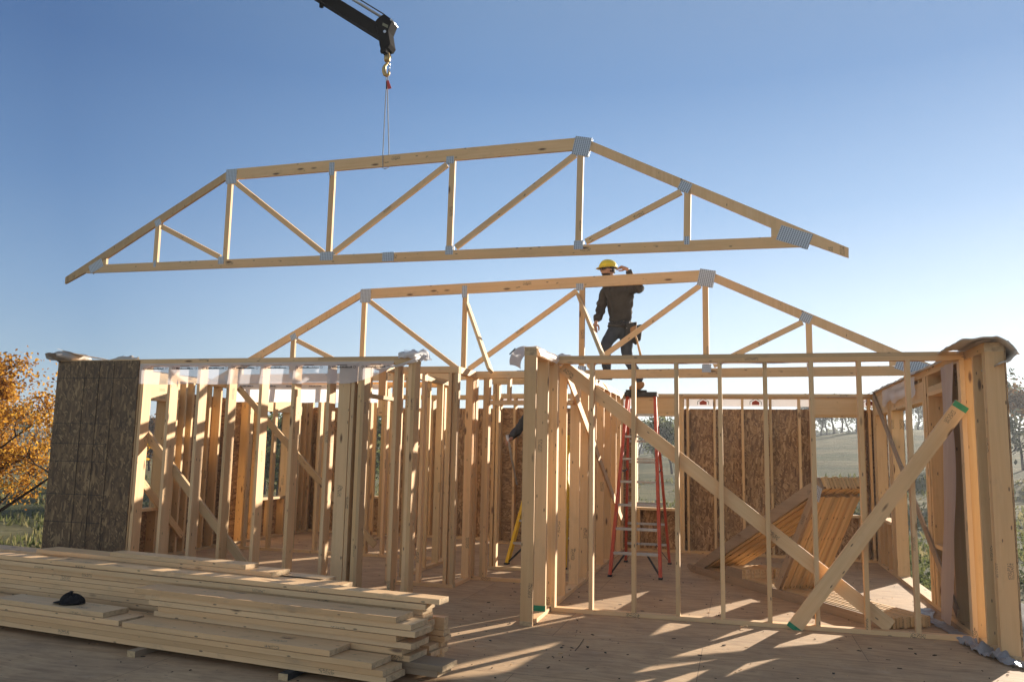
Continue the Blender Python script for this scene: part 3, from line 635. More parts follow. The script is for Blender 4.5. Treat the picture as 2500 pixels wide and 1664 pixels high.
# --- right outside wall
wr = Wall('timber_frame', 'outside wall at the far right with a wide door opening, felt over its top', W_, 'Y', 1.93, T6, 7.33, 13.19, mat=M['warm'])
wr.plates(gaps=())
wr.b('end_post', 7.332, 7.37, 1.931, 2.069, LT, H-2*LT, mat=M['wood'])
for a in (7.40, 7.70, 7.98, 8.06, 8.20): wr.stud(a)
wr.window(9.72, 11.60, None, 2.13, jambs=True, hd=.18); wr.window(11.93, 12.9, .68, 2.13, 4)
wr.window(8.72, 9.42, .66, 2.17, 2, hd=.06, jambs=False)
for a in (8.68, 9.46, 9.55, 9.60, 11.72, 11.80, 13.02, 13.14): wr.stud(a)
for a in (9.9, 10.5, 11.1, 11.5): wr.stud(a, 2.33, name='cripple_stud')
for a0, a1, z0, z1 in ((7.33, 7.72, -.1, H), (7.95, 9.68, -.1, H), (9.68, 11.64, 2.17, H), (11.64, 11.93, -.1, H), (11.93, 12.9, -.1, .66), (11.93, 12.9, 2.15, H), (12.9, 13.34, -.1, H)): wr.sheath(a0, a1, z0, z1)
wr.brace(12.9, 2.42, 8.55, .12, 1.915, dep=.019, wid=.10, mat=M['oldwood'])
def rf(u, v):
    y = 7.25+5.95*u; x = 1.86+.30*v; return (x, y, 2.475+.025*noise.noise(Vector((y*2.5, v*2, 4)))+.02*noise.noise(Vector((y*9, v*6, 1)))-.12*max(0, v-.75)*4*(1 if y < 7.6 else .2)-.03*max(0, .15-v)*6)
rag('felt_strip', rf, M['greywrap'], wr.root, 110, 12)
prof = [at(a, b, Y=7.22) for a, b in ((2338, 834), (2352, 828), (2380, 825), (2410, 823), (2434, 822), (2452, 829), (2470, 842), (2482, 855), (2480, 866), (2466, 877), (2448, 885), (2437, 889))]
def rf2(u, v):        # the loose end curling out over the post
    k = v*(len(prof)-1.0001); i = int(k); p = prof[i]+(prof[i+1]-prof[i])*(k-i); w3 = .3 if v < .45 else 1
    return p+Vector((.012*w3*noise.noise(Vector((u*4, v*7, 2))), u*(.75-.25*v), -.012*u+.014*noise.noise(Vector((u*5, v*9, 7)))))
rag('felt_flap', rf2, M['greywrap'], wr.root, 16, 44, .012)
def rp(u, v):        # membrane hanging down inside the wall
    z = 2.40-2.36*v; y = 8.22+.50*u*(1-.30*v)+.14*v
    return (1.905-.10*v*v+.030*noise.noise(Vector((u*3, v*3, 6))), y, z)
rag('hanging_membrane', rp, M['pinkwrap'], wr.root, 12, 40)
rag('hanging_membrane', lambda u, v: (1.905+.02*noise.noise(Vector((u*5, v*3, 1))), 9.95+2.15*u, 2.43-.20*v*(1+.4*noise.noise(Vector((u*6, 0, 3))))), M['poly'], wr.root, 40, 5)
# ================================================================= ROOF TRUSSES
def make_truss(label, group):
    r = empty('roof_truss', (0, 0, 0), label, 'roof truss', group)
    TH = .038; Ls = 9.74
    def mem(name, a, b, wid, up=.5, s0=0, s1=0, mat=None):
        """centre line a->b in the truss plane"""
        q = MB(); d = Vector((b[0]-a[0], 0, b[1]-a[1])); wd = Vector((0, 1, 0)).cross(d)
        q.beam((a[0], 0, a[1]), (b[0], 0, b[1]), wd, wid, TH, endmat=1); return q.build(name, mat or M['warm' if group is None else 'wood'], r)
    def poly(name, pts, th=TH, mat=None, bottom=True):
        q = MB()
        # uv along the member's longest edge
        q.prism([(x, 0, z) for x, z in pts], (0, 1, 0), th)
        return q.build(name, mat or M['wood'], r)
    k = .497
    # chords
    poly('bottom_chord', [(0, 0), (Ls/2-.001, 0), (Ls/2-.001, .115), (.35, .115), (.05, .02+.035)])
    poly('bottom_chord', [(Ls/2+.001, 0), (Ls, 0), (Ls-.03, .06), (Ls-.35, .115), (Ls/2+.001, .115)])
    poly('top_chord', [(-.375, -.145), (-.375, -.05), (2.415, 1.345), (2.335, 1.20), (.02, .02)])
    poly('top_chord', [(10.12, -.13), (10.12, -.03), (7.30, 1.365), (7.36, 1.225), (9.72, .04)])
    poly('flat_chord', [(2.416, 1.345), (7.299, 1.365), (7.359, 1.222), (2.336, 1.202)])
    # webs
    vs = [(1.245, .118, .675), (2.42, .118, 1.205), (4.01, .118, 1.205), (5.685, .118, 1.212), (7.285, .118, 1.218), (8.50, .118, .71)]
    for x, z0, z1 in vs: mem('vertical_web', (x, z0), (x, z1), .072)
    for a, b in (((1.31, .615), (2.33, .15)), ((2.50, 1.165), (3.93, .15)), ((4.09, .15), (5.61, 1.175)), ((5.77, .15), (7.22, 1.17)), ((7.37, .15), (8.43, .66))): mem('diagonal_web', a, b, .066)
    poly('heel_block', [(.17, .118), (.37, .118), (.37, .225)]); poly('heel_block', [(Ls-.17, .118), (Ls-.37, .118), (Ls-.37, .225)])
    # toothed connector plates, both faces
    for x, z, wd, hh, an in ((2.44, 1.245, .17, .20, 0), (7.30, 1.26, .20, .215, -12), (.19, .095, .25, .125, 26.5), (9.60, .105, .33, .16, -20), (4.0, 1.235, .075, .17, 0), (5.655, 1.225, .10, .09, 0),
                             (1.25, .672, .10, .09, 26), (8.47, .71, .13, .11, -26), (2.36, .105, .09, .10, 0), (3.99, .105, .19, .11, 0), (4.87, .065, .16, .115, 0), (5.69, .115, .10, .105, 0), (7.29, .115, .11, .10, 0), (8.50, .115, .055, .09, 0), (1.245, .095, .04, .09, 0)):
        for y in (-.0205, .0205):
            q = MB(); c, s = math.cos(math.radians(an)), math.sin(math.radians(an))
            pts = [(x+dx*c-dz*s, y, z+dx*s+dz*c) for dx, dz in ((-wd/2, -hh/2), (wd/2, -hh/2), (wd/2, hh/2), (-wd/2, hh/2))]
            q.prism(pts, (0, 1, 0), .002); q.build('nail_plate', M['plate'], r)
    return r
t1 = make_truss('roof truss standing on the walls behind the worker', 'full size roof trusses')
t2 = copy_tree(t1); t2['label'] = 'roof truss hanging in the air from the crane rope'
t1.location = (-7.64, 10.89, H+.003); t1.rotation_euler = (0, 0, -.065)
# the lifted one: pose solved from its chords
c_, s_ = math.cos, math.sin
ya, pi_, ro = -.074, .038, -.026
def TW(x, z):
    x1 = x*c_(ro)-z*s_(ro); z1 = x*s_(ro)+z*c_(ro); y1 = -z1*s_(pi_); z1 = z1*c_(pi_)
    return Vector((-4.121+x1*c_(ya)-y1*s_(ya), 9.079+x1*s_(ya)+y1*c_(ya), 3.843+z1))
o0 = TW(-4.87, -.055); ex = (TW(1, 0)-TW(0, 0)).normalized(); ez = (TW(0, 1)-TW(0, 0)).normalized(); ey = ez.cross(ex)
t2.matrix_world = Matrix(((ex.x, ey.x, ez.x, o0.x), (ex.y, ey.y, ez.y, o0.y), (ex.z, ey.z, ez.z, o0.z), (0, 0, 0, 1)))
def TL(x, z, dy=0): return o0+ex*x+ez*z+ey*dy
# temporary stays that hold the standing truss, green painted ends
def stay(p0, p1, label):
    p0, p1 = Vector(p0), Vector(p1); q = MB(); q.beam(p0, p1, (0, 1, 0), .089, .038); o = q.build('stay_board', M['warm'])
    tag(o, label, 'brace board', 'boards propping the standing truss'); d = (p0-p1).normalized()
    q = MB(); q.beam(p0+d*.001, p0-d*.05, (0, 1, 0), .0915, .0405, endmat=0); q.build('green_tip', M['green'], o)
stay(at(1138, 735, Y=10.71), at(1197, 905, Z=2.46), 'thin green tipped board propping the standing truss, well left of the worker')
stay(at(1411, 718, Y=10.60), at(1473, 872, Z=2.52), 'thin green tipped board under the worker lowered hand')
# ---- stack of small triangular trusses leaning together on the floor
A0 = Vector((-.62, 11.18, 0)); ed = Vector((.52, -.854, 0)).normalized(); nd = Vector((.854, .52, 0))
def small_truss():
    r = empty('small_truss', (0, 0, 0), 'small triangular truss', 'small truss', 'stack of small triangular trusses'); mt = M['warm']
    def pol(name, pts, m_=mt):
        q = MB(); q.prism([(x, 0, z) for x, z in pts], (0, 1, 0), .034); return q.build(name, m_, r)
    pol('bottom_chord', [(0, 0), (3.50, 0), (3.50, .09), (-.10, .09), (-.12, .05)])
    pol('top_chord', [(.05, .092), (.32, .092), (2.72, 1.20), (2.66, 1.31)])
    q = MB(); q.beam((1.90, 0, .10), (2.58, 0, 1.13), (1.03, 0, -.68), .085, .037); q.build('web', mt, r)
    q = MB(); q.box(.86, 1.22, -.0185, .0185, .092, .19); q.build('filler_block', mt, r)
    return r
st0 = small_truss(); NST = 14
ords = ['nearest', 'second', 'third', 'fourth', 'fifth', 'sixth', 'seventh', 'eighth', 'ninth', 'tenth', 'eleventh', 'twelfth', 'thirteenth', 'farthest']
for i in range(NST):
    o = st0 if i == 0 else copy_tree(st0)
    o['label'] = ('weathered small truss facing the camera, nearest of the leaning stack' if i == 0 else 'small triangular truss, farthest of the leaning stack by the right window' if i == NST-1 else f'{ords[i]} small triangular truss counted from the near face of the leaning stack')
    p = A0+nd*(.0395*i+.02)+ed*(.018*math.sin(i*2.3)+ .012*(i % 3)); o.location = (p.x, p.y, .002+.010*((i*7) % 3)/2); o.rotation_euler = (.0, 0, math.atan2(ed.y, ed.x))
q = MB(); q.prism([(2.58, -.0205, 1.10), (2.68, -.0205, 1.06), (2.74, -.0205, 1.20), (2.64, -.0205, 1.24)], (0, 1, 0), .002)
np_ = q.build('nail_plate', M['plate'], None, local=True); np_.parent = st0
for ch in st0.children:
    if ch.type == 'MESH' and not ch.name.startswith('nail'): ch.data = ch.data.copy(); ch.data.materials[0] = M['oldwood']

# ================================================================= LUMBER PILE
PA = Vector((-2.17, 4.99, 0)); PD = Vector((.9907, -.136, 0)).normalized(); PN = Vector((-PD.y, PD.x, 0))
def board(s0, s1, t0, wdt, z, label, th=.0368, mat='woodpile', yaw=0, chew=False):
    q = MB(); a = PA+PD*s0+PN*(t0+wdt/2)+Vector((0, 0, z+th/2)); b = PA+PD*s1+PN*(t0+wdt/2+yaw)+Vector((0, 0, z+th/2))
    j = random.uniform(-.007, .007); a += PN*j; b += PN*(j+random.uniform(-.006, .006))
    q.beam(a, b, PN, wdt, th); o = q.build('board', M[mat], bevel=.0028)
    return tag(o, label, 'board', 'boards in the lumber pile')
G = .0397; z0 = .047
def lv(k): return z0+k*G
# column 1 (nearest the camera)
board(-7.5, .00, 0, .235, lv(0), 'lowest board along the near face of the lumber pile')
board(-7.5, -.02, .004, .235, lv(1), 'second lowest board on the near face of the lumber pile')
board(-7.5, -.10, -.004, .235, lv(2), 'near face board whose flat top catches a sun patch at its right end')
board(-2.28, -.43, .002, .235, lv(3), 'wide short board on the near ledge of the pile with a pale empty top')
board(-7.5, -2.34, .012, .235, lv(3), 'board under the one carrying the black cap')
board(-3.75, -2.52, .03, .235, lv(4), 'short board at left of the pile with a black cap lying on it')
# column 2
c2 = [(-7.5, .22, .285, 0, 'oldwood', 'grey weathered lowest board jutting out at the right foot of the pile', .19), (-7.5, .26, .27, 1, 'oldwood', 'grey weathered board resting on the lowest one at the right foot of the pile', .21),
      (-7.5, .02, .25, 2, 'woodpile', 'inner board of the middle column hidden behind the near ledge', .235), (-2.2, -.03, .25, 3, 'woodpile', 'middle column board just above the ledge end', .235), (-2.25, .03, .255, 4, 'woodpile', 'middle column board with its short end set back behind the ledge', .235),
      (-2.2, -.08, .25, 5, 'woodpile', 'clean middle column board with a single dark knot near its right end', .235), (-2.3, .06, .252, 6, 'woodpile', 'rough edged middle column board with two big knot holes', .235), (-2.35, .02, .255, 7, 'woodpile', 'board second from the top of the middle column, bark on its edge', .235),
      (-2.45, -.09, .24, 8, 'woodpile', 'top board of the middle column with scraped bark along its front edge', .235)]
for s0, s1, t, k, mt, lb, wd in c2: board(s0, s1, t, wd, lv(k), lb, mat=mt)
# column 3
lb3 = ['bottom', 'second', 'third', 'fourth', 'fifth', 'sixth', 'seventh', 'eighth', 'ninth', 'tenth']
en = [.05, .12, .10, .03, .0, .06, .07, .05, .04, .07]
for k in range(10): board(-7.5, en[k]-.10, .545+.008*(k % 3), .14, lv(k), f'{lb3[k]} board from the floor in the tall rear column of the lumber pile')
board(-7.5, .07, .56, .14, lv(10)+.003, 'long topmost board of the pile, sunlit stripes and a free right end')
# column 4, behind
for k in range(5): board(-6.5, .0+.02*(k % 2)+.008*k, .705, .10, lv(k), f'{lb3[k]} narrow board in the farthest right bundle of the pile')
board(-.30, .03, .71, .07, lv(5), 'small upright offcut on the far right bundle of the pile', th=.085)
for k in range(5, 9): board(-6.5, -1.0-.06*(k % 2), .80, .235, lv(k), f'{lb3[k]} board in the rear left column behind the long top board')
board(-4.15, -1.02, .84, .27, lv(9), 'wide board at the back left of the pile with a sunlit end')
board(-4.6, -1.72, 1.02, .235, lv(10), 'long thin board lying along the very back of the pile top', yaw=-.05)
board(-3.6, -2.0, .99, .16, lv(11), 'short dark ended board on top of the rear left boards', yaw=-.02)
board(-6.5, -.80, .80, .235, lv(4), 'rear left column board with a pale nose showing past the wide one')
for k in range(0, 10): board(-6.5, -1.3-.05*(k % 3), 1.06, .235, lv(k), f'{lb3[k]} board of the hidden back column, seen only at its top', mat='woodpile') if k > 7 else None
board(-6.5, -1.3, 1.06, .235, lv(0), 'back column base board of the pile', th=G*8-.001)
# knot holes and bark tears on the pile's near edges
# runners below
for (x, y), lb in (((-4.22, 5.16), 'short runner board under the pile, left of the two'), ((-2.90, 5.0), 'dark runner board under the pile, right of the two')):
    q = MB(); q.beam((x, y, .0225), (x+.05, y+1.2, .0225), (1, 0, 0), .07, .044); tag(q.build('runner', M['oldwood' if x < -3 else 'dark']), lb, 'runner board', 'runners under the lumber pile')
# black cap on the short board
cb = PA+PD*(-3.02)+PN*.16+Vector((0, 0, lv(5)))
cap = empty('baseball_cap', cb, 'black baseball cap lying on the short left boards of the pile', 'cap')
def capf(u, v):
    a = u*2*math.pi; e = v*math.pi/2; r = .088; s = 1+.05*math.sin(3*a)
    return cb+PD*(math.cos(a)*math.cos(e)*r*1.12*s)+PN*(math.sin(a)*math.cos(e)*r*s)+Vector((0, 0, .002+math.sin(e)**.8*(.070+.012*math.sin(2*a+1)+.008*math.sin(5*a))*(1-.12*math.cos(a))))
grid(28, 10, capf).build('crown', M['capcloth'], cap, solid=.003)
def brimf(u, v):
    a = (u-.5)*2.2; r0 = .085+v*.075*math.cos((u-.5)*2.6); return cb-PD*(math.cos(a)*r0)+PN*(math.sin(a)*r0*.95)+Vector((0, 0, .014-.010*v+.012*(math.sin(a)**2)))
grid(16, 6, brimf).build('brim', M['capcloth'], cap, solid=.004)
q = MB(); q.lathe(cb+Vector((0, 0, .088)), [(.001, .006), (.006, .004), (.007, 0)], 10); q.build('button', M['capcloth'], cap)

# ================================================================= STEP LADDERS
def ladder(name, loc, rot, hgt_, wb_, wt_, spread, railm, label, nst, capm, group=None):
    """front rails lean from y=-spread/2 to 0; rear rails from y=+spread/2"""
    r = empty(name, (0, 0, 0), label, 'step ladder', group)
    def fr(s, f): return Vector((s*(wb_+(wt_-wb_)*f)/2, -spread*.5*(1-f)*1.0, hgt_*f))
    def rr(s, f): return Vector((s*(wb_*.98+(wt_*.95-wb_*.98)*f)/2, spread*.5*(1-f)+.03, hgt_*f))
    for s in (-1, 1):
        q = MB(); q.beam(fr(s, .008), fr(s, .985), (0, 1, 0), .075, .040, endmat=0); q.build('front_rail', railm, r, bevel=.003)
        q = MB(); q.beam(rr(s, .008), rr(s, .97), (0, 1, 0), .05, .034, endmat=0); q.build('rear_rail', railm, r, bevel=.003)
        for P in (fr, rr):
            q = MB(); p = P(s, 0); q.box(p.x-.024, p.x+.024, p.y-.045, p.y+.045, 0.001, .022, endmat=0); q.build('foot', M['dark'], r)
        a, b = fr(s, .56), rr(s, .56); q = MB(); mid = (a+b)/2+Vector((0, 0, -.03)); q.beam(a, mid, (0, 0, 1), .02, .006, endmat=0); q.beam(mid, b, (0, 0, 1), .02, .006, endmat=0); q.build('spreader', M['dark'], r)
    for i in range(1, nst+1):
        f = i/(nst+1); a, b = fr(-1, f), fr(1, f)
        q = MB(); q.box(a.x+.010, b.x-.010, a.y-.04, a.y+.045, a.z-.028, a.z, endmat=0); q.build('step', M['alu'], r, bevel=.003)
        if i in (1, 2, 3, 5, 6):
            a, b = rr(-1, f*.97), rr(1, f*.97); q = MB(); q.box(a.x+.01, b.x-.01, a.y-.012, a.y+.012, a.z-.03, a.z, endmat=0); q.build('rear_bar', M['alu'], r)
    for s in (-1, 1):
        a, b = fr(s, .02), fr(0, 1/(nst+1)); q = MB(); q.beam((a.x*.96, a.y, a.z), (s*wb_*.22, b.y+.01, b.z-.02), (0, 1, 0), .025, .022, endmat=0); q.build('knee_brace', M['dark'], r)
        a, b = rr(s, .02), rr(0, 1/(nst+1)); q = MB(); q.beam((a.x*.96, a.y, a.z), (s*wb_*.2, b.y-.01, b.z-.02), (0, 1, 0), .025, .006, endmat=0); q.build('knee_brace', M['dark'], r)
    q = MB(); q.box(-wt_/2-.035, wt_/2+.035, -.10, .13, hgt_-.055, hgt_, endmat=0); q.build('top_cap', capm, r, bevel=.006)
    r.location = loc; r.rotation_euler = (0, 0, rot); return r
ladder('step_ladder', (-1.25, 11.07, 0), .0, 2.33, .62, .36, 1.42, M['orange'], 'tall red orange step ladder under the worker boot, in front of the back window', 7, M['dark'])
ladder('step_ladder', (-2.50, 11.42, 0), -.2, 1.75, .84, .42, 1.25, M['yellow'], 'yellow step ladder behind the lone near post', 5, M['yellow'])
# ================================================================= PEOPLE
import bmesh
def bake_skin(verts, edges, rads, sub=2, root=0):
    me = bpy.data.meshes.new('tmp'); me.from_pydata([tuple(v) for v in verts], edges, [])
    o = bpy.data.objects.new('tmp', me); COL.objects.link(o)
    o.modifiers.new('k', 'SKIN').use_smooth_shade = True
    sv = me.skin_vertices[0].data
    for i, r in enumerate(rads):
        sv[i].radius = (r, r) if isinstance(r, (int, float)) else r; sv[i].use_root = (i == root)
    md = o.modifiers.new('s', 'SUBSURF'); md.levels = sub; md.render_levels = sub
    bpy.context.view_layer.update(); dg = bpy.context.evaluated_depsgraph_get()
    m2 = bpy.data.meshes.new_from_object(o.evaluated_get(dg)); bpy.data.objects.remove(o); return m2
def to_obj(meshes, name, mat, parent=None, wrinkle=0, seed=0, freq=14):
    bm = bmesh.new()
    for m_ in meshes: bm.from_mesh(m_)
    if wrinkle:
        bm.normal_update()
        for v in bm.verts: 
            p = Vector(v.co); v.co += v.normal*wrinkle*(noise.noise(Vector((p.x*freq, p.y*freq, p.z*freq*1.6+seed)))+.5*noise.noise(p*freq*2.7))
    c = sum((v.co for v in bm.verts), Vector())/len(bm.verts)
    for v in bm.verts: v.co -= c
    for f in bm.faces: f.smooth = True
    me = bpy.data.meshes.new(name); bm.to_mesh(me); bm.free()
    for m_ in (mat if isinstance(mat, list) else [mat]): me.materials.append(m_)
    o = bpy.data.objects.new(name, me); COL.objects.link(o); o.location = c-(parent_loc(parent) if parent else Vector())
    if parent: o.parent = parent
    return o
def chain(pts, rads):
    pts = [Vector(p) for p in pts]; return bake_skin(pts, [(i, i+1) for i in range(len(pts)-1)], rads, 2)
def mesh_of(mb):
    me = bpy.data.meshes.new('t'); me.from_pydata([tuple(v) for v in mb.v], [], mb.f); return me
def hand(wrist, fd, pn, curl_=.5, mir=1, sc=1.0):
    """palm and five fingers; fd: direction of fingers, pn: palm normal (closing side)"""
    wrist, fd, pn = Vector(wrist), Vector(fd).normalized(), Vector(pn).normalized(); pn = (pn-fd*pn.dot(fd)).normalized(); sd_ = fd.cross(pn)*mir
    out = []
    k0 = wrist+fd*.085*sc
    out.append(bake_skin([wrist-fd*.03, wrist+fd*.02, wrist+fd*.05, k0+sd_*.022, k0-sd_*.022, k0], [(0, 1), (1, 2), (2, 3), (2, 4), (2, 5)], [.026, .027, .026, .017, .017, .02], 2))
    for i, (off, ln) in enumerate(((.032, .072), (.011, .080), (-.011, .076), (-.031, .060))):
        b = k0+sd_*off-fd*.012; pts = [b]; ang = .15+curl_*.25*i/3; d = fd.copy()
        for sgm in (.45, .32, .23):
            ang += curl_*.55; d = fd*math.cos(ang)+pn*math.sin(ang); pts.append(pts[-1]+d*ln*sgm*1.15*sc)
        out.append(chain(pts, [.0105, .0098, .009, .0075]))
    b = wrist+fd*.03+sd_*.025; out.append(chain([b, b+sd_*.028+fd*.022+pn*.012, b+sd_*.035+fd*.052+pn*.030, b+sd_*.028+fd*.074+pn*.042], [.014, .0125, .011, .009]))
    return out
def head_mesh(c, f, up, s=1.0):
    f, up = Vector(f).normalized(), Vector(up).normalized(); up = (up-f*up.dot(f)).normalized(); sd_ = f.cross(up)
    nu, nv = 40, 28; m = MB(); i0 = 0
    def g(a, b, wa, wb, p, q): return math.exp(-((p-a)/wa)**2-((q-b)/wb)**2)
    for j in range(nv+1):
        th = math.pi*j/nv-math.pi/2
        for i in range(nu):
            ph = 2*math.pi*i/nu-math.pi     # 0 = front
            x, y, z = math.cos(th)*math.cos(ph), math.cos(th)*math.sin(ph), math.sin(th)
            rx, ry, rz = .098, .076, .118
            if z < 0: ry *= 1-.32*min(1, -z*1.1); rx *= 1-.10*min(1, -z)
            k = 1+.0
            d = .032*g(0, -.16, .13, .17, ph, z)+.010*g(0, .22, .5, .10, ph, z)-.013*(g(.42, .06, .2, .10, ph, z)+g(-.42, .06, .2, .10, ph, z))+.010*g(0, -.46, .28, .06, ph, z)+.020*g(0, -.78, .45, .14, ph, z)-.006*g(0, -.56, .3, .04, ph, z)
            d += .018*(g(1.62, -.08, .10, .2, ph, z)+g(-1.62, -.08, .10, .2, ph, z))
            if z < -.25 and abs(ph) < 1.2: d += .006
            v = f*(x*rx)+sd_*(y*ry)+up*(z*rz); v = v*s+(f*x+sd_*y).normalized()*d*s if (x or y) else v*s
            m.v.append(Vector(c)+v)
    for j in range(nv):
        for i in range(nu):
            a, b = j*nu+i, j*nu+(i+1) % nu; m.f.append((a, b, b+nu, a+nu))
    return m, f, up, sd_
def dome(c, f, up, sd_, rx, ry, rz, z0=0, nu=36, nv=12, rib=.0, off=0):
    m = MB()
    for j in range(nv+1):
        th = z0+(math.pi/2-z0)*j/nv
        for i in range(nu):
            ph = 2*math.pi*i/nu; x, y, z = math.cos(th)*math.cos(ph), math.cos(th)*math.sin(ph), math.sin(th)
            k = 1+rib*max(0, 1-abs(y)*7)*(z > .2)
            m.v.append(Vector(c)+f*(x*rx*k+off)+sd_*(y*ry)+up*(z*rz*k))
    for j in range(nv):
        for i in range(nu):
            a, b = j*nu+i, j*nu+(i+1) % nu; m.f.append((a, b, b+nu, a+nu)); 
    m.uv = [[(0, 0)]*4]*len(m.f); m.mi = [0]*len(m.f); m.sm = [True]*len(m.f); return m
def make_person(J, label, face, headup, mats, helmet=True, glasses=True):
    V = {k: Vector(v) for k, v in J.items()}
    names = ['pel', 'sp', 'ch', 'nb', 'nk', 'rs', 're', 'rw', 'ls', 'le', 'lw', 'rh', 'rk', 'ra', 'lh', 'lk', 'la']
    ix = {k: i for i, k in enumerate(names)}
    E_ = [(ix[a], ix[b]) for a, b in (('pel', 'sp'), ('sp', 'ch'), ('ch', 'nb'), ('nb', 'nk'), ('ch', 'rs'), ('rs', 're'), ('re', 'rw'), ('ch', 'ls'), ('ls', 'le'), ('le', 'lw'), ('pel', 'rh'), ('rh', 'rk'), ('rk', 'ra'), ('pel', 'lh'), ('lh', 'lk'), ('lk', 'la'))]
    rad = dict(pel=.125, sp=.115, ch=.135, nb=.07, nk=.055, rs=.06, re=.04, rw=.027, ls=.06, le=.04, lw=.027, rh=.085, rk=.055, ra=.036, lh=.085, lk=.055, la=.036)
    body = bake_skin([V[k] for k in names], E_, [rad[k]*.85 for k in names], 2)
    hm, f, up, sd_ = head_mesh(V['hd'], face, headup)
    parts = [body, mesh_of(hm)]
    if 'rfd' in V: parts += hand(V['rw'], V['rfd'], V['rpn'], .9, 1)
    if 'lfd' in V: parts += hand(V['lw'], V['lfd'], V['lpn'], .8, -1)
    P = to_obj(parts, 'person', mats['skin']); tag(P, label, 'person')
    # jacket: torso and sleeves in one surface
    n2 = ['hem', 'sp', 'ch', 'up', 'rs', 'rm', 're', 'rf', 'rw2', 'ls', 'lm', 'le', 'lf', 'lw2']
    V['hem'] = V['pel']+(V['sp']-V['pel'])*.10; V['up'] = V['nb']; V['rm'] = (V['rs']+V['re'])/2; V['lm'] = (V['ls']+V['le'])/2
    V['rf'] = (V['re']+V['rw'])/2; V['lf'] = (V['le']+V['lw'])/2; V['rw2'] = V['re']+(V['rw']-V['re'])*.95; V['lw2'] = V['le']+(V['lw']-V['le'])*.93
    ix = {k: i for i, k in enumerate(n2)}
    E_ = [(ix[a], ix[b]) for a, b in (('hem', 'sp'), ('sp', 'ch'), ('ch', 'up'), ('ch', 'rs'), ('rs', 'rm'), ('rm', 're'), ('re', 'rf'), ('rf', 'rw2'), ('ch', 'ls'), ('ls', 'lm'), ('lm', 'le'), ('le', 'lf'), ('lf', 'lw2'))]
    r2 = dict(hem=.165, sp=.155, ch=.175, up=.105, rs=.095, rm=.075, re=.066, rf=.058, rw2=.050, ls=.095, lm=.078, le=.068, lf=.060, lw2=.050)
    jm = bake_skin([V[k] for k in n2], E_, [r2[k] for k in n2], 3, root=ix['ch'])
    jk = to_obj([jm], 'jacket', mats['jacket'], P, .030, 3, 8)
    # trousers
    n3 = ['pel', 'wst', 'rh', 'rm', 'rk', 'rc', 'ra', 'lh', 'lm', 'lk', 'lc', 'la']
    W2 = dict(V); W2['wst'] = V['pel']+(V['sp']-V['pel'])*.5
    for s in 'rl': W2[s+'m'] = (V[s+'h']+V[s+'k'])/2; W2[s+'c'] = V[s+'k']+(V[s+'a']-V[s+'k'])*.4
    ix = {k: i for i, k in enumerate(n3)}
    E_ = [(ix[a], ix[b]) for a, b in (('pel', 'wst'), ('pel', 'rh'), ('rh', 'rm'), ('rm', 'rk'), ('rk', 'rc'), ('rc', 'ra'), ('pel', 'lh'), ('lh', 'lm'), ('lm', 'lk'), ('lk', 'lc'), ('lc', 'la'))]
    r3 = dict(pel=.135, wst=.13, rh=.115, rm=.095, rk=.078, rc=.074, ra=.064, lh=.115, lm=.095, lk=.078, lc=.074, la=.064)
    to_obj([bake_skin([W2[k] for k in n3], E_, [r3[k] for k in n3], 3)], 'trousers', mats['jeans'], P, .007, 8, 12)
    # boots with sole and heel
    for s in 'rl':
        a = V[s+'a']; t = V[s+'t']; fd = Vector((t.x-a.x, t.y-a.y, 0)).normalized(); gz = t.z
        b = bake_skin([Vector((a.x, a.y, gz+.15)), Vector((a.x, a.y, gz+.075)), Vector((a.x, a.y, gz+.052))-fd*.025, Vector((a.x, a.y, gz+.055))+fd*.09, Vector((a.x, a.y, gz+.045))+fd*.17], [(0, 1), (1, 2), (1, 3), (3, 4)], [.055, .052, .046, .044, .040], 2, root=1)
        bo = to_obj([b], 'boot', mats['boot'], P)
        q = MB(); side = Vector((-fd.y, fd.x, 0)); pts = []
        for k in range(18):
            an = 2*math.pi*k/18; pts.append(Vector((a.x, a.y, gz+.014))+fd*(.065+.145*math.cos(an))+side*(.048*math.sin(an)*(1+.12*math.cos(an))))
        q.prism(pts, (0, 0, 1), .027); q.build('sole', M['dark'], bo)
    c = V['hd']
    if mats.get('hair'):
        h = dome(c, f, up, sd_, .102, .082, .122, -.30, off=-.010)
        for v in h.v:
            l = v-c
            if l.dot(f) > .012 and l.dot(up) < .062: v -= f*(l.dot(f)-.012)
        h.build('hair', mats['hair'], P)
        b = MB(); hb, *_ = head_mesh(c, face, headup, 1.035)       # beard: lower face shell
        keep = [i for i, v in enumerate(hb.v) if (v-c).dot(up) < -.050 and (v-c).dot(f) > -.01]
        ks = set(keep); b.v = hb.v; b.f = [ff for ff in hb.f if all(i in ks for i in ff)]; b.uv = [[(0, 0)]*4]*len(b.f); b.mi = [0]*len(b.f); b.sm = [True]*len(b.f)
        used = sorted({i for ff in b.f for i in ff}); mp = {o_: n_ for n_, o_ in enumerate(used)}; b.v = [b.v[i] for i in used]; b.f = [tuple(mp[i] for i in ff) for ff in b.f]
        b.build('beard', mats['hair'], P)
    if helmet:
        hp = c+up*.040-f*.004; hu = (up+f*-.10).normalized()
        H_ = dome(hp, f, hu, sd_, .132, .112, .112, 0, rib=.045); hel = H_.build('hard_hat', M['hat'], P, solid=.004)
        q = MB(); n = 36; ri = []; ro_ = []
        for k in range(n):
            a = 2*math.pi*k/n; cx, sx_ = math.cos(a), math.sin(a); e = .010+.040*max(0, cx)**1.5
            ri.append(hp+f*(cx*.130)+sd_*(sx_*.110)); ro_.append(hp+f*(cx*(.132+e))+sd_*(sx_*(.112+.008))-hu*(.010+.012*max(0, cx)))
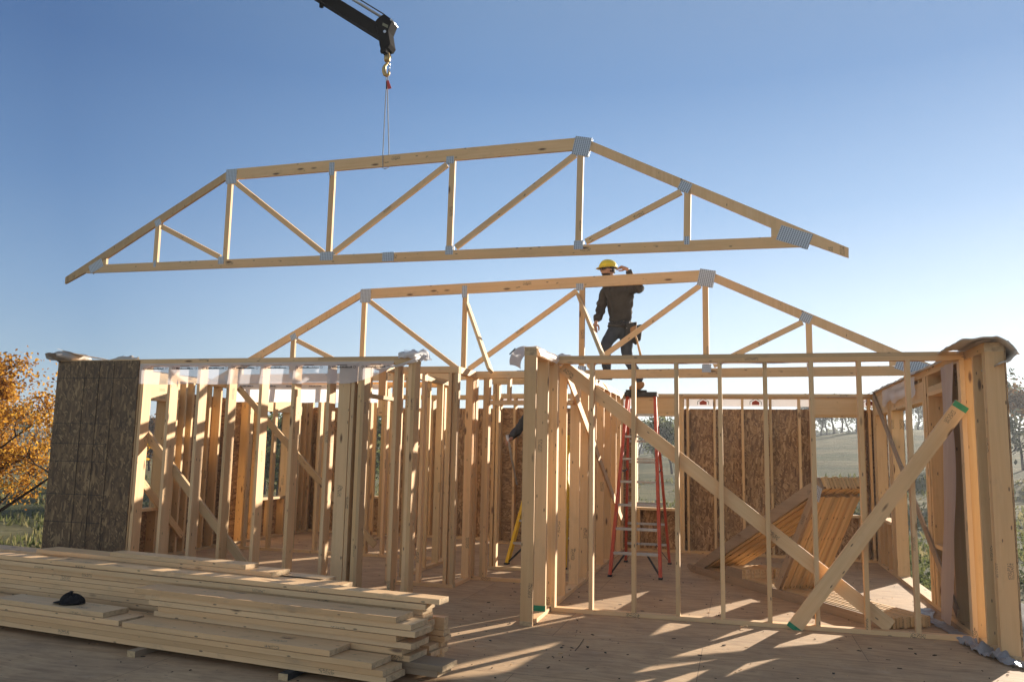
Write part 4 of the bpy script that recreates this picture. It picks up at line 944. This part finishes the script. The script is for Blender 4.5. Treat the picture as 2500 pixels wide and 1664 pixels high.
        for k in range(n):
            j = (k+1) % n; q.face([ri[k], ri[j], ro_[j], ro_[k]], [(0, 0)]*4, 0, True)
        q.build('brim', M['hat'], hel, solid=.005)
    if glasses:
        q = MB()
        for s in (-1, 1):
            g = grid(8, 5, lambda u, v: c+f*(.102+.006*(1-abs(2*v-1))-.035*((u*.9)**2))+sd_*(s*(.008+.060*u))+up*(.018-.030*v*(1-.25*u)+.004)); b0 = len(q.v); q.v += g.v; q.f += [tuple(i+b0 for i in ff) for ff in g.f]; q.uv += g.uv; q.mi += g.mi; q.sm += g.sm
            q.tube([c+f*.078+sd_*s*.068+up*.015, c+f*.04+sd_*s*.082+up*.014, c-f*.03+sd_*s*.084+up*.008], .0045, 6)
        q.build('sunglasses', M['glass'], P, solid=.004)
    return P, V, f, up, sd_
mt = dict(skin=M['skin'], jacket=M['jacket'], jeans=M['jeans'], boot=M['leather'], hair=M['beard'])
PJ = dict(pel=(-1.52, 10.95, 3.22), sp=(-1.53, 10.94, 3.40), ch=(-1.56, 10.93, 3.62), nb=(-1.60, 10.92, 3.80), nk=(-1.64, 10.91, 3.89), hd=(-1.695, 10.90, 4.00),
          rs=(-1.735, 10.95, 3.73), re=(-1.79, 10.93, 3.47), rw=(-1.835, 10.80, 3.265), ls=(-1.38, 10.90, 3.74), le=(-1.235, 10.80, 3.69), lw=(-1.40, 10.68, 3.955),
          rh=(-1.60, 10.93, 3.15), rk=(-1.70, 10.66, 2.94), ra=(-1.68, 10.78, 2.58), rt=(-1.86, 10.66, 2.482),
          lh=(-1.44, 10.96, 3.15), lk=(-1.44, 10.95, 2.82), la=(-1.255, 11.04, 2.46), lt=(-1.50, 10.98, 2.335),
          rfd=(-.25, -.25, -.9), rpn=(.3, .7, .0), lfd=(-.75, -.1, .35), lpn=(.0, -.3, -1))
PJ = {k: ((v[0], v[1]+(.10 if k == 'rk' else .05), v[2]) if k not in ('rfd', 'rpn', 'lfd', 'lpn') else v) for k, v in PJ.items()}
P1, V1, f1, u1, s1_ = make_person(PJ, 'worker in yellow hard hat, sunglasses and dark jacket beside the red ladder', (-.74, -.67, -.04), (-.05, 0, 1), mt)
q = MB(); zx = Vector((-.55, -.83, 0)).normalized()
cdir = Vector((V1['ls']-V1['rs'])).normalized(); fr_ = cdir.cross(Vector((0, 0, 1))); fr_ = -fr_ if fr_.y > 0 else fr_
q.tube([V1['nb']+fr_*.115-cdir*.05+Vector((0, 0, -.02)), V1['ch']+fr_*.178-cdir*.05, V1['sp']+fr_*.162-cdir*.045, V1['hem']+fr_*.168-cdir*.04], .003, 6); q.build('zip', M['pouch'], P1)
q = MB(); q.tube([V1['nb']+Vector((math.cos(a)*.10, math.sin(a)*.095, .035+.015*math.sin(a*2))) for a in [k*math.pi/8 for k in range(17)]], .024, 8, cap=False); q.build('collar', M['jacket'], P1)
q = MB(); q.tube([V1['hem']+Vector((math.cos(a)*.163, math.sin(a)*.158, -.03-.02*math.cos(a))) for a in [k*math.pi/12 for k in range(25)]], .020, 8, cap=False); q.build('hem_band', M['jacket'], P1)
# tool belt with pouches, hammer hanging from its loop
tb = MB(); pc = Vector(PJ['pel'])+Vector((0, 0, .03))
for k in range(28):
    a0_, a1_ = 2*math.pi*k/28, 2*math.pi*(k+1)/28
    P_ = lambda a, z: pc+Vector((math.cos(a)*.170, math.sin(a)*.155, z))
    tb.face([P_(a0_, -.03), P_(a1_, -.03), P_(a1_, .025), P_(a0_, .025)], [(0, 0)]*4, 0, True)
belt = tb.build('tool_belt', M['pouch'], P1, solid=.006)
def pouch(c, w_, h_, d_, mat, nm='pouch'):
    def fn(u, v):
        a = u*2*math.pi; z = -h_*v; k = (1-.35*v**2)*(1 if v < .97 else .2); return Vector(c)+Vector((math.cos(a)*w_*k, math.sin(a)*d_*k, z+.02*math.cos(a)))
    return grid(18, 8, fn).build(nm, mat, belt)
pouch((-1.37, 10.88, 3.24), .085, .20, .06, M['pouch']); pouch((-1.30, 10.97, 3.22), .075, .24, .06, M['pouch']); pouch((-1.33, 10.84, 3.19), .045, .11, .035, M['leather'])
q = MB(); q.tube([(-1.34, 10.84, 3.16), (-1.285, 10.85, 3.02), (-1.235, 10.87, 2.80)], [.014, .013, .017], 8); hm_ = q.build('hammer', M['warm'], belt)
q = MB(); q.tube([(-1.42, 10.84, 3.175), (-1.34, 10.84, 3.17), (-1.29, 10.84, 3.155)], [.010, .015, .017], 8); q.build('hammer_head', M['steel'], belt)
mt2 = dict(skin=M['skin'], jacket=M['pouch'], jeans=M['pouch'], boot=M['dark'], hair=M['beard'])
bx, by, bz = -2.66, 11.25, .58
PK = dict(pel=(0, 0, .95), sp=(-.02, -.02, 1.12), ch=(-.05, -.05, 1.33), nb=(-.05, -.07, 1.50), nk=(-.05, -.08, 1.58), hd=(-.05, -.10, 1.70),
          rs=(-.22, .02, 1.42), re=(-.33, -.13, 1.20), rw=(-.36, -.33, 1.10), ls=(.12, -.10, 1.42), le=(.17, -.26, 1.2), lw=(-.02, -.42, 1.12),
          rh=(-.08, 0, .90), rk=(-.09, -.03, .48), ra=(-.10, .03, .12), rt=(-.13, -.1, 0), lh=(.09, 0, .90), lk=(.09, -.04, .48), la=(.08, .03, .12), lt=(.10, -.1, 0))
PK = {k: (v[0]+bx, v[1]+by, v[2]+bz) for k, v in PK.items()}
PK.update(rfd=(-.5, -.7, -.3), rpn=(.5, -.2, -.8), lfd=(-.6, -.6, 0), lpn=(0, 0, -1))
P2, V2, *_ = make_person(PK, 'dark clothed worker on the yellow ladder, mostly hidden behind the lone near post', (-.6, -.75, -.2), (0, 0, 1), mt2, helmet=True, glasses=False)
rw = Vector(PK['rw']); q = MB(); q.tube([rw+Vector((-.03, -.10, .05)), rw+Vector((-.01, -.09, -.05)), rw+Vector((.10, -.02, -.62))], [.022, .018, .012], 8)
tag(q.build('hand_tool', M['steel']), 'long hand tool held by the dark clothed worker', 'tool')

# ================================================================= CRANE
YC = 8.98
def cp(x, y): return at(740+x/3.733, y/3.733, Y=YC)
cr = empty('crane', cp(700, 300), 'black crane boom reaching in from the top with a hook', 'crane')
def cpoly(name, pts, th, mat=M['black'], parent=cr, dy=0):
    q = MB(); q.prism([cp(*p)+Vector((0, dy, 0)) for p in pts], (0, 1, 0), th); return q.build(name, mat, parent, bevel=.006)
bdir = (cp(120, 0)-cp(720, 375)).normalized(); lo, hi = cp(720, 375), cp(690, 235); q = MB()
q.prism([lo, hi, hi+bdir*4.2, lo+bdir*4.2], (0, 1, 0), .22); boom = q.build('boom', M['black'], cr, bevel=.02)
q = MB(); q.prism([lo+bdir*1.6-Vector((0, 0, .02)), hi+bdir*1.6+Vector((0, 0, .02)), hi+bdir*4.3+Vector((0, 0, .02)), lo+bdir*4.3-Vector((0, 0, .02))], (0, 1, 0), .27); q.build('outer_boom', M['black'], cr, bevel=.02)
cpoly('boom_head', [(680, 235), (700, 205), (730, 180), (765, 160), (838, 213), (800, 310), (812, 390), (820, 428), (800, 462), (775, 468), (782, 505), (738, 505), (722, 440), (715, 378), (690, 345)], .17)
ra_, rb_ = cp(750, 178), cp(460, 0); dd = (rb_-ra_).normalized()
q = MB(); q.tube([ra_, ra_+dd*1.4], .019, 10); q.build('cylinder_rod', M['steel'], cr)
q = MB(); q.tube([ra_+dd*1.3, ra_+dd*3.0], .045, 12); q.build('cylinder', M['black'], cr)
q = MB(); q.tube([ra_+Vector((.01, -.07, .03)), ra_+dd*.8+Vector((0, -.07, .035)), ra_+dd*2.8+Vector((0, -.07, .05))], .008, 6); q.build('hose', M['dark'], cr)
q = MB(); q.tube([cp(830, 215)+Vector((0, -.10, 0)), cp(830, 215)+Vector((0, .10, 0))], .013, 12); q.build('pivot_pin', M['steel'], cr)
for px_, py_, r_ in ((770, 320, .018), (803, 425, .022)):
    q = MB(); q.tube([cp(px_, py_)+Vector((0, -.095, 0)), cp(px_, py_)+Vector((0, .095, 0))], r_, 12); q.build('pivot_pin', M['steel' if r_ < .02 else 'black'], cr)
q = MB()
q = MB(); q.prism([cp(*p)+Vector((0, -.087, 0)) for p in ((752, 240), (800, 262), (795, 288), (748, 264))], (0, 1, 0), .003); q.build('sticker', plain('faded_sticker', (.22, .21, .12), .6, 0, 40, .6), cr)
q = MB(); q.lathe(cp(168, 45), [(.001, -.035), (.028, -.035), (.03, .02), (.018, .03), (.018, .07)], 12); q.build('end_stop', M['black'], cr)
q = MB(); q.tube([cp(722+14*math.cos(a), 465+22*math.sin(a))+Vector((0, .0, 0)) for a in [k*math.pi/8 for k in range(17)]], .009, 6, cap=False); q.build('ring', M['black'], cr)
q = MB(); q.lathe(cp(766, 566), [(.001, .0), (.030, .002), (.042, .02), (.042, .07), (.03, .085), (.026, .12), (.001, .12)], 14); hook = q.build('hook_swivel', M['gold'], cr)
q = MB(); q.tube([cp(x, y) for x, y in ((766, 560), (766, 580), (748, 598), (738, 625), (738, 655), (748, 682), (766, 690), (780, 678), (784, 655), (780, 640))], [.016, .016, .02, .026, .028, .027, .022, .017, .012, .006], 10); q.build('hook', M['gold'], hook)
q = MB(); q.tube([cp(790, 590), cp(786, 620), cp(780, 640)], .007, 6); q.tube([cp(766, 585), cp(795, 588)], .006, 6); q.build('safety_latch', M['steel'], hook)
# rope sling from the hook round the flat chord, with a red tag
ch_t = TL(4.745, 1.352); ch_b = TL(4.745, 1.20); e1 = ey*.024
sl_ = MB(); A = cp(755, 688); B = cp(778, 676); mid = cp(762, 790)
top = ch_t+ez*.006
lft, rgt = top-e1-ex*.012, top+e1+ex*.05
sl_.tube([A, A+(mid-A)*.5, mid-ex*.006, mid+(lft-mid)*.5-ex*.004, lft, ch_b-e1-ex*.004-ez*.008, ch_b+ez*-.012+ex*.01, ch_b+e1+ex*.045, rgt, mid+(rgt-mid)*.5+ex*.004, mid+ex*.010, B+(mid-B)*.4, B, A], .0065, 6)
rope = sl_.build('rope_sling', M['rope']); tag(rope, 'grey rope sling hanging from the crane hook round the lifted truss', 'rope')
q = MB(); q.prism([cp(*p)+Vector((0, -.02, 0)) for p in ((765, 745), (785, 738), (812, 812), (780, 820))], (0, 1, 0), .004); q.build('red_tag', M['red'], rope)
q = MB(); q.tube([cp(765, 745), cp(762, 812)], [.014, .010], 8); q.build('splice', M['dark'], rope)

# ================================================================= TREES, PLANTS, DEBRIS
def leaf_cloud(rng, centres, n, size, spread, flat=.7, droop=0):
    v = []; f = []
    cs = np.array(centres); idx = rng.integers(0, len(cs), n)
    p = cs[idx]+rng.normal(0, 1, (n, 3))*np.array([spread, spread, spread*flat])
    nrm = rng.normal(0, 1, (n, 3)); nrm /= np.linalg.norm(nrm, axis=1)[:, None]
    t = np.cross(nrm, rng.normal(0, 1, (n, 3))); t /= np.linalg.norm(t, axis=1)[:, None]; b = np.cross(nrm, t)
    s = size*rng.uniform(.6, 1.3, n)[:, None]
    V = np.stack([p-t*s, p-b*s*.55+t*s*.1, p+t*s, p+b*s*.55+t*s*.1], 1).reshape(-1, 3)
    me = bpy.data.meshes.new('leaves'); F = [(4*i, 4*i+1, 4*i+2, 4*i+3) for i in range(n)]; me.from_pydata(V.tolist(), [], F); return me
def grow(rng, base, h, spread, nb, levels=3, lean=(0, 0), trunk_r=.12, first=.25):
    """trunk, limbs and twigs; returns mesh builder and twig tips"""
    m = MB(); tips = []
    def br(p, d, ln, r, lev):
        pts = [p]; k = 5; dd_ = d.copy()
        for i in range(k):
            dd_ = (dd_+Vector(rng.normal(0, .13, 3))+Vector((0, 0, .05))).normalized(); pts.append(pts[-1]+dd_*ln/k)
        m.tube(pts, [r*(1-.75*i/k) for i in range(k+1)], 6 if lev < 2 else 4, cap=False)
        if lev >= 1: tips.extend([pts[3], pts[4], pts[5]])
        if lev < levels:
            for j in range(nb if lev == 0 else 4):
                f = first+(1-first)*(j+rng.uniform(0, 1))/(nb if lev == 0 else 4) if lev == 0 else rng.uniform(.3, 1); q_ = min(k-1, int(f*k)); pp = pts[q_]+(pts[q_+1]-pts[q_])*(f*k-q_ if f < 1 else 1)
                az = rng.uniform(0, 2*math.pi); out = Vector((math.cos(az), math.sin(az), rng.uniform(.05, .7) if lev == 0 else rng.uniform(-.3, .7)))
                nd_ = (dd_*(.35 if lev == 0 else .7)+out).normalized(); br(pp, nd_, (spread*(1.15-.7*(f if lev == 0 else 0)) if lev == 0 else ln*.55)*rng.uniform(.75, 1.15), r*(.42 if lev == 0 else .5), lev+1)
    br(Vector(base), Vector((lean[0], lean[1], 1)).normalized(), h, trunk_r, 0); return m, tips
def tree(name, x, y, h, spread, seed, leafm, label, group=None, nleaf=5000, lsize=.06, lspread=.22, nb=9, levels=3, first=.22, tr=.10, lean=(0, 0), cat='tree', z=None, skip=.15):
    rng = np.random.default_rng(seed); zb = hgt(x, y)-.05 if z is None else z
    r = empty(name, (x, y, zb), label, cat, group)
    m, tips = grow(rng, (x, y, zb), h*.88, spread, nb, levels, lean, tr, first); m.build('trunk', M['bark'], r)
    keep = [tuple(t) for t in tips if rng.random() > skip]
    me = leaf_cloud(rng, keep, nleaf, lsize, lspread); me.materials.append(leafm)
    o = bpy.data.objects.new('crown', me); COL.objects.link(o); me.transform(Matrix.Translation((-x, -y, -zb))); o.parent = r; return r
def atd(px, py, d):                     # point on the ground ring at distance d behind a pixel column
    v = FW*FPX+RT*(px-1250)-UP*(py-832); v.z = 0; v.normalize(); return v.x*d, v.y*d
x, y = atd(-60, 1000, 17.0)
tree('maple_tree', x, y, 3.75, 2.35, 3, M['leaf_gold'], 'golden autumn maple at the left edge of the picture', nleaf=34000, lsize=.033, lspread=.12, nb=20, levels=3, first=.12, tr=.09, lean=(.10, 0), skip=.33)
far = [ # px, dist, height, spread, kind, label
 (20, 95, 4.2, 3.0, 0, 'dark far tree low behind the golden maple'), (372, 62, 3.6, 1.3, 1, 'small russet tree seen through the leftmost window opening'), (395, 75, 2.8, 1.9, 0, 'bushy green tree right of the russet one in the leftmost opening'),
 (655, 42, 3.4, 1.2, 0, 'green tree at the left in the second window opening'), (690, 36, 3.3, 1.5, 0, 'leafy green tree at the right in the second window opening'), (705, 50, 3.6, 1.5, 0, 'taller green tree behind the second window opening'),
 (858, 48, 4.8, 1.8, 1, 'russet tree seen between the front studs through the left wing back window'), (872, 40, 3.6, 2.0, 0, 'green bush like tree under the russet one in the back window'),
 (1640, 60, 3.9, 1.7, 0, 'round dark green tree behind the red ladder'), (1600, 75, 3.2, 1.7, 0, 'dim tree left of the round one behind the red ladder'),
 (2452, 46, 6.6, 1.5, 2, 'thin sparse tree rising right of the end post'), (2492, 58, 5.6, 3.0, 1, 'russet brown tree at the right edge of the picture'), (2478, 70, 4.6, 2.6, 2, 'dim tree between the thin tree and the right edge')]
for i, (px, d, h, sp_, kd, lb) in enumerate(far):
    x, y = atd(px, 1050, d); tree('tree', x, y, h, sp_, 50+i, (M['leaf_green'], M['leaf_brown'], M['leaf_far'])[kd], lb, 'trees beyond the house', nleaf=2600 if kd != 2 else 1100, lsize=.13, lspread=.42, nb=8, levels=2, tr=.09, first=.15, skip=.1)
# tree line on the hill behind the right windows
protos = []
lnx = [1560, 1610, 1655, 1700, 1960, 1985, 2003, 2020, 2038, 2055, 2075, 2092, 2170, 2192, 2215, 2240, 2262]
for i, px in enumerate(lnx):
    d = 108+6*math.sin(i*2.1); x, y = atd(px, 1050, d)
    wh_ = 'in the gap beside the red ladder' if px < 1750 else 'in the right back window' if px < 2110 else 'in the opening of the right wall'
    lb = f'thin bare hill tree {wh_}, in a row'
    if i < 4: o = tree('hill_tree', x, y, 4.6+.6*math.sin(i*1.7), 1.5, 90+i, M['leaf_far'], lb, 'trees in the row on the hill', nleaf=520, lsize=.16, lspread=.42, nb=7, levels=2, tr=.13, first=.3, skip=.2); protos.append(o)
    else:
        o = copy_tree(protos[i % 4]); o.location = (x, y, hgt(x, y)); o.rotation_euler.z = i*1.3; o['label'] = lb
# far woods as one mass
rng = np.random.default_rng(4); cen = []
for k in range(420):
    a = -1.15+1.9*k/420; d = 150+20*rng.random(); xx, yy = d*math.sin(a), d*math.cos(a); hh = 1.2+2.0*abs(noise.noise(Vector((k*.06, 3, 1))))+1.0*rng.random(); zb = hgt(xx, yy)
    for j in range(3): cen.append((xx, yy, zb+hh*(.25+.35*j)))
me = leaf_cloud(rng, cen, 16000, .55, 1.4, .55); me.materials.append(M['leaf_far']); o = bpy.data.objects.new('far_wood', me); COL.objects.link(o); tag(o, 'dark band of far woods along the horizon', 'wood', kind='stuff')
# weeds and grass: tufts between the house and the field
rng = np.random.default_rng(8); n = 42000; a = rng.uniform(-1.0, .62, n); d = 13.5+rng.random(n)**1.6*40; gx, gy = d*np.sin(a), d*np.cos(a)
ok = ~((gx > -10) & (gx < 8) & (gy < 17.5)); gx, gy = gx[ok], gy[ok]; n = len(gx)
V = []; F = []
for i in range(n):
    x, y = float(gx[i]), float(gy[i]); dn_ = noise.noise(Vector((x*.35, y*.35, 2)))
    if dn_ < -.15: continue
    z = hgt(x, y)-.02; h = rng.uniform(.08, .26)*(1+.7*dn_); w2 = rng.uniform(.008, .02)+.0009*d[ok][i]; an = rng.uniform(0, 3.14); c2_, s2_ = math.cos(an)*w2, math.sin(an)*w2; lx, ly = rng.normal(0, .06, 2)
    b = len(V); V += [(x-c2_, y-s2_, z), (x+c2_, y+s2_, z), (x+c2_*.3+lx, y+s2_*.3+ly, z+h), (x-c2_*.5+lx*.6, y-s2_*.5+ly*.6, z+h*.8)]; F.append((b, b+1, b+2, b+3))
me = bpy.data.meshes.new('grass'); me.from_pydata(V, [], F); me.materials.append(M['grass']); o = bpy.data.objects.new('grass', me); COL.objects.link(o); tag(o, 'dry autumn grass and weeds over the field', 'grass', kind='stuff')
cen = []
rng = np.random.default_rng(15)
for px, dd_, hh in ((2215, 12.8, .5), (2230, 13.6, .7), (2205, 14.5, .8), (2240, 15.5, .6), (2480, 17, .9), (2450, 19, .8)):
    x, y = atd(px, 1300, dd_*1.15); z = hgt(x, y)
    for k in range(6): cen.append((x+rng.normal(0, .3), y+rng.normal(0, .3), z+hh*rng.random()))
me = leaf_cloud(rng, cen, 2600, .05, .16, .8); me.materials.append(M['leaf_green']); o = bpy.data.objects.new('weeds', me); COL.objects.link(o); tag(o, 'low green weeds beyond the door opening in the right wall', 'weeds', kind='stuff')
# fallen leaves under the maple
cen = []; cx, cy_ = atd(60, 1300, 15.5)
for k in range(260): 
    xx, yy = cx+rng.normal(0, 2.2), cy_+rng.normal(0, 1.5); cen.append((xx, yy, hgt(xx, yy)+.05))
me = leaf_cloud(rng, cen, 3800, .04, .10, .12); me.materials.append(M['leaf_gold']); o = bpy.data.objects.new('fallen_leaves', me); COL.objects.link(o); tag(o, 'fallen golden leaves on the grass left of the house', 'leaves', kind='stuff')
# wood chips, offcuts and dirt crumbs on the floor
m = MB()
for k in range(900):
    x = random.uniform(-7.4, 3.6) if random.random() < .4 else random.uniform(-2.6, 2.0); y = random.uniform(4.6, 13.0) if x < 1.8 else random.uniform(4.5, 7.1)
    L0 = random.choice((.004, .005, .006, .008, .008, .016)); an = random.uniform(0, 3.14); w0 = L0*random.uniform(.25, .7); c0, s0 = math.cos(an), math.sin(an); t0 = random.uniform(.002, .006)
    m.prism([(x+c0*L0-s0*w0, y+s0*L0+c0*w0, t0), (x-c0*L0-s0*w0, y-s0*L0+c0*w0, t0), (x-c0*L0+s0*w0*.6, y-s0*L0-c0*w0*.6, t0), (x+c0*L0+s0*w0, y+s0*L0-c0*w0, t0)], (random.uniform(-.2, .2), random.uniform(-.2, .2), 1), t0*.8, mi=random.choice((0, 0, 1)))
o = m.build('wood_chips', [M['bark'], M['wood']], local=True); tag(o, 'small wood chips, crumbs and dirt scattered over the floor', 'wood chips', kind='stuff')
# dropped things on the floor
def strip(name, mat, pts, wd, label, cat, seed, lift=.012, n=70, m_=10):
    pts = [Vector(p) for p in pts]
    def fn(u, v):
        f = u*(len(pts)-1); i = min(len(pts)-2, int(f)); p = pts[i]+(pts[i+1]-pts[i])*(f-i); d = (pts[i+1]-pts[i]).normalized(); s = Vector((-d.y, d.x, 0))
        p = p+s*(v-.5)*(wd+.5*wd*noise.noise(Vector((u*5, v, seed)))); w3 = abs(noise.noise(Vector((p.x*9, p.y*9, seed)))); w4 = abs(noise.noise(Vector((p.x*22, p.y*22, seed))))
        return (p.x, p.y, .004+lift*2.4*w3+lift*1.2*w4)
    return tag(grid(n, m_, fn).build(name, mat), label, cat)
strip('gasket_strip', M['foil'], [(1.80, 9.45, 0), (1.72, 8.9, 0), (1.80, 8.35, 0), (1.84, 8.0, 0)], .14, 'grey gasket strip on the floor along the foot of the right wall', 'gasket strip', 4)
strip('gasket_strip', M['foil'], [(1.80, 7.88, 0), (1.86, 7.5, 0), (1.93, 7.22, 0), (2.08, 7.08, 0), (2.25, 6.92, 0), (2.40, 6.8, 0)], .16, 'crumpled silver strip winding round the foot of the right end post', 'gasket strip', 7, .035, 90, 14)
q = MB(); q.tube([at(1425, 1559, Z=.004), at(1416, 1573, Z=.006), at(1404, 1587, Z=.004)], .0025, 5); tag(q.build('twig', M['bark']), 'thin dark twig lying on the open floor left of centre', 'twig')
q = MB(); c = at(1816, 1531, Z=.01); q.tube([c+Vector((.03*math.cos(a), .018*math.sin(a)*1.5, .01+.008*math.sin(2*a))) for a in [k*.5 for k in range(10)]], .004, 5); tag(q.build('wood_curl', M['wood']), 'small curled scrap on the floor just before the right front studs', 'scrap')

# ---- thin autumn air
q = MB(); q.box(-230, 230, -40, 230, -2.2, 12.5, endmat=0); hz = q.build('haze', M['earth'], local=True, weld=True)
hm = bpy.data.materials.new('air'); hm.use_nodes = True; n = hm.node_tree; n.nodes.clear(); out = N(n, 'ShaderNodeOutputMaterial'); pv = N(n, 'ShaderNodeVolumePrincipled')
pv.inputs['Color'].default_value = (.86, .90, .96, 1); pv.inputs['Density'].default_value = .0009; pv.inputs['Anisotropy'].default_value = .35; n.links.new(pv.outputs[0], out.inputs[1])
hz.data.materials.clear(); hz.data.materials.append(hm); tag(hz, 'thin pale autumn haze over the fields', 'haze', kind='stuff')
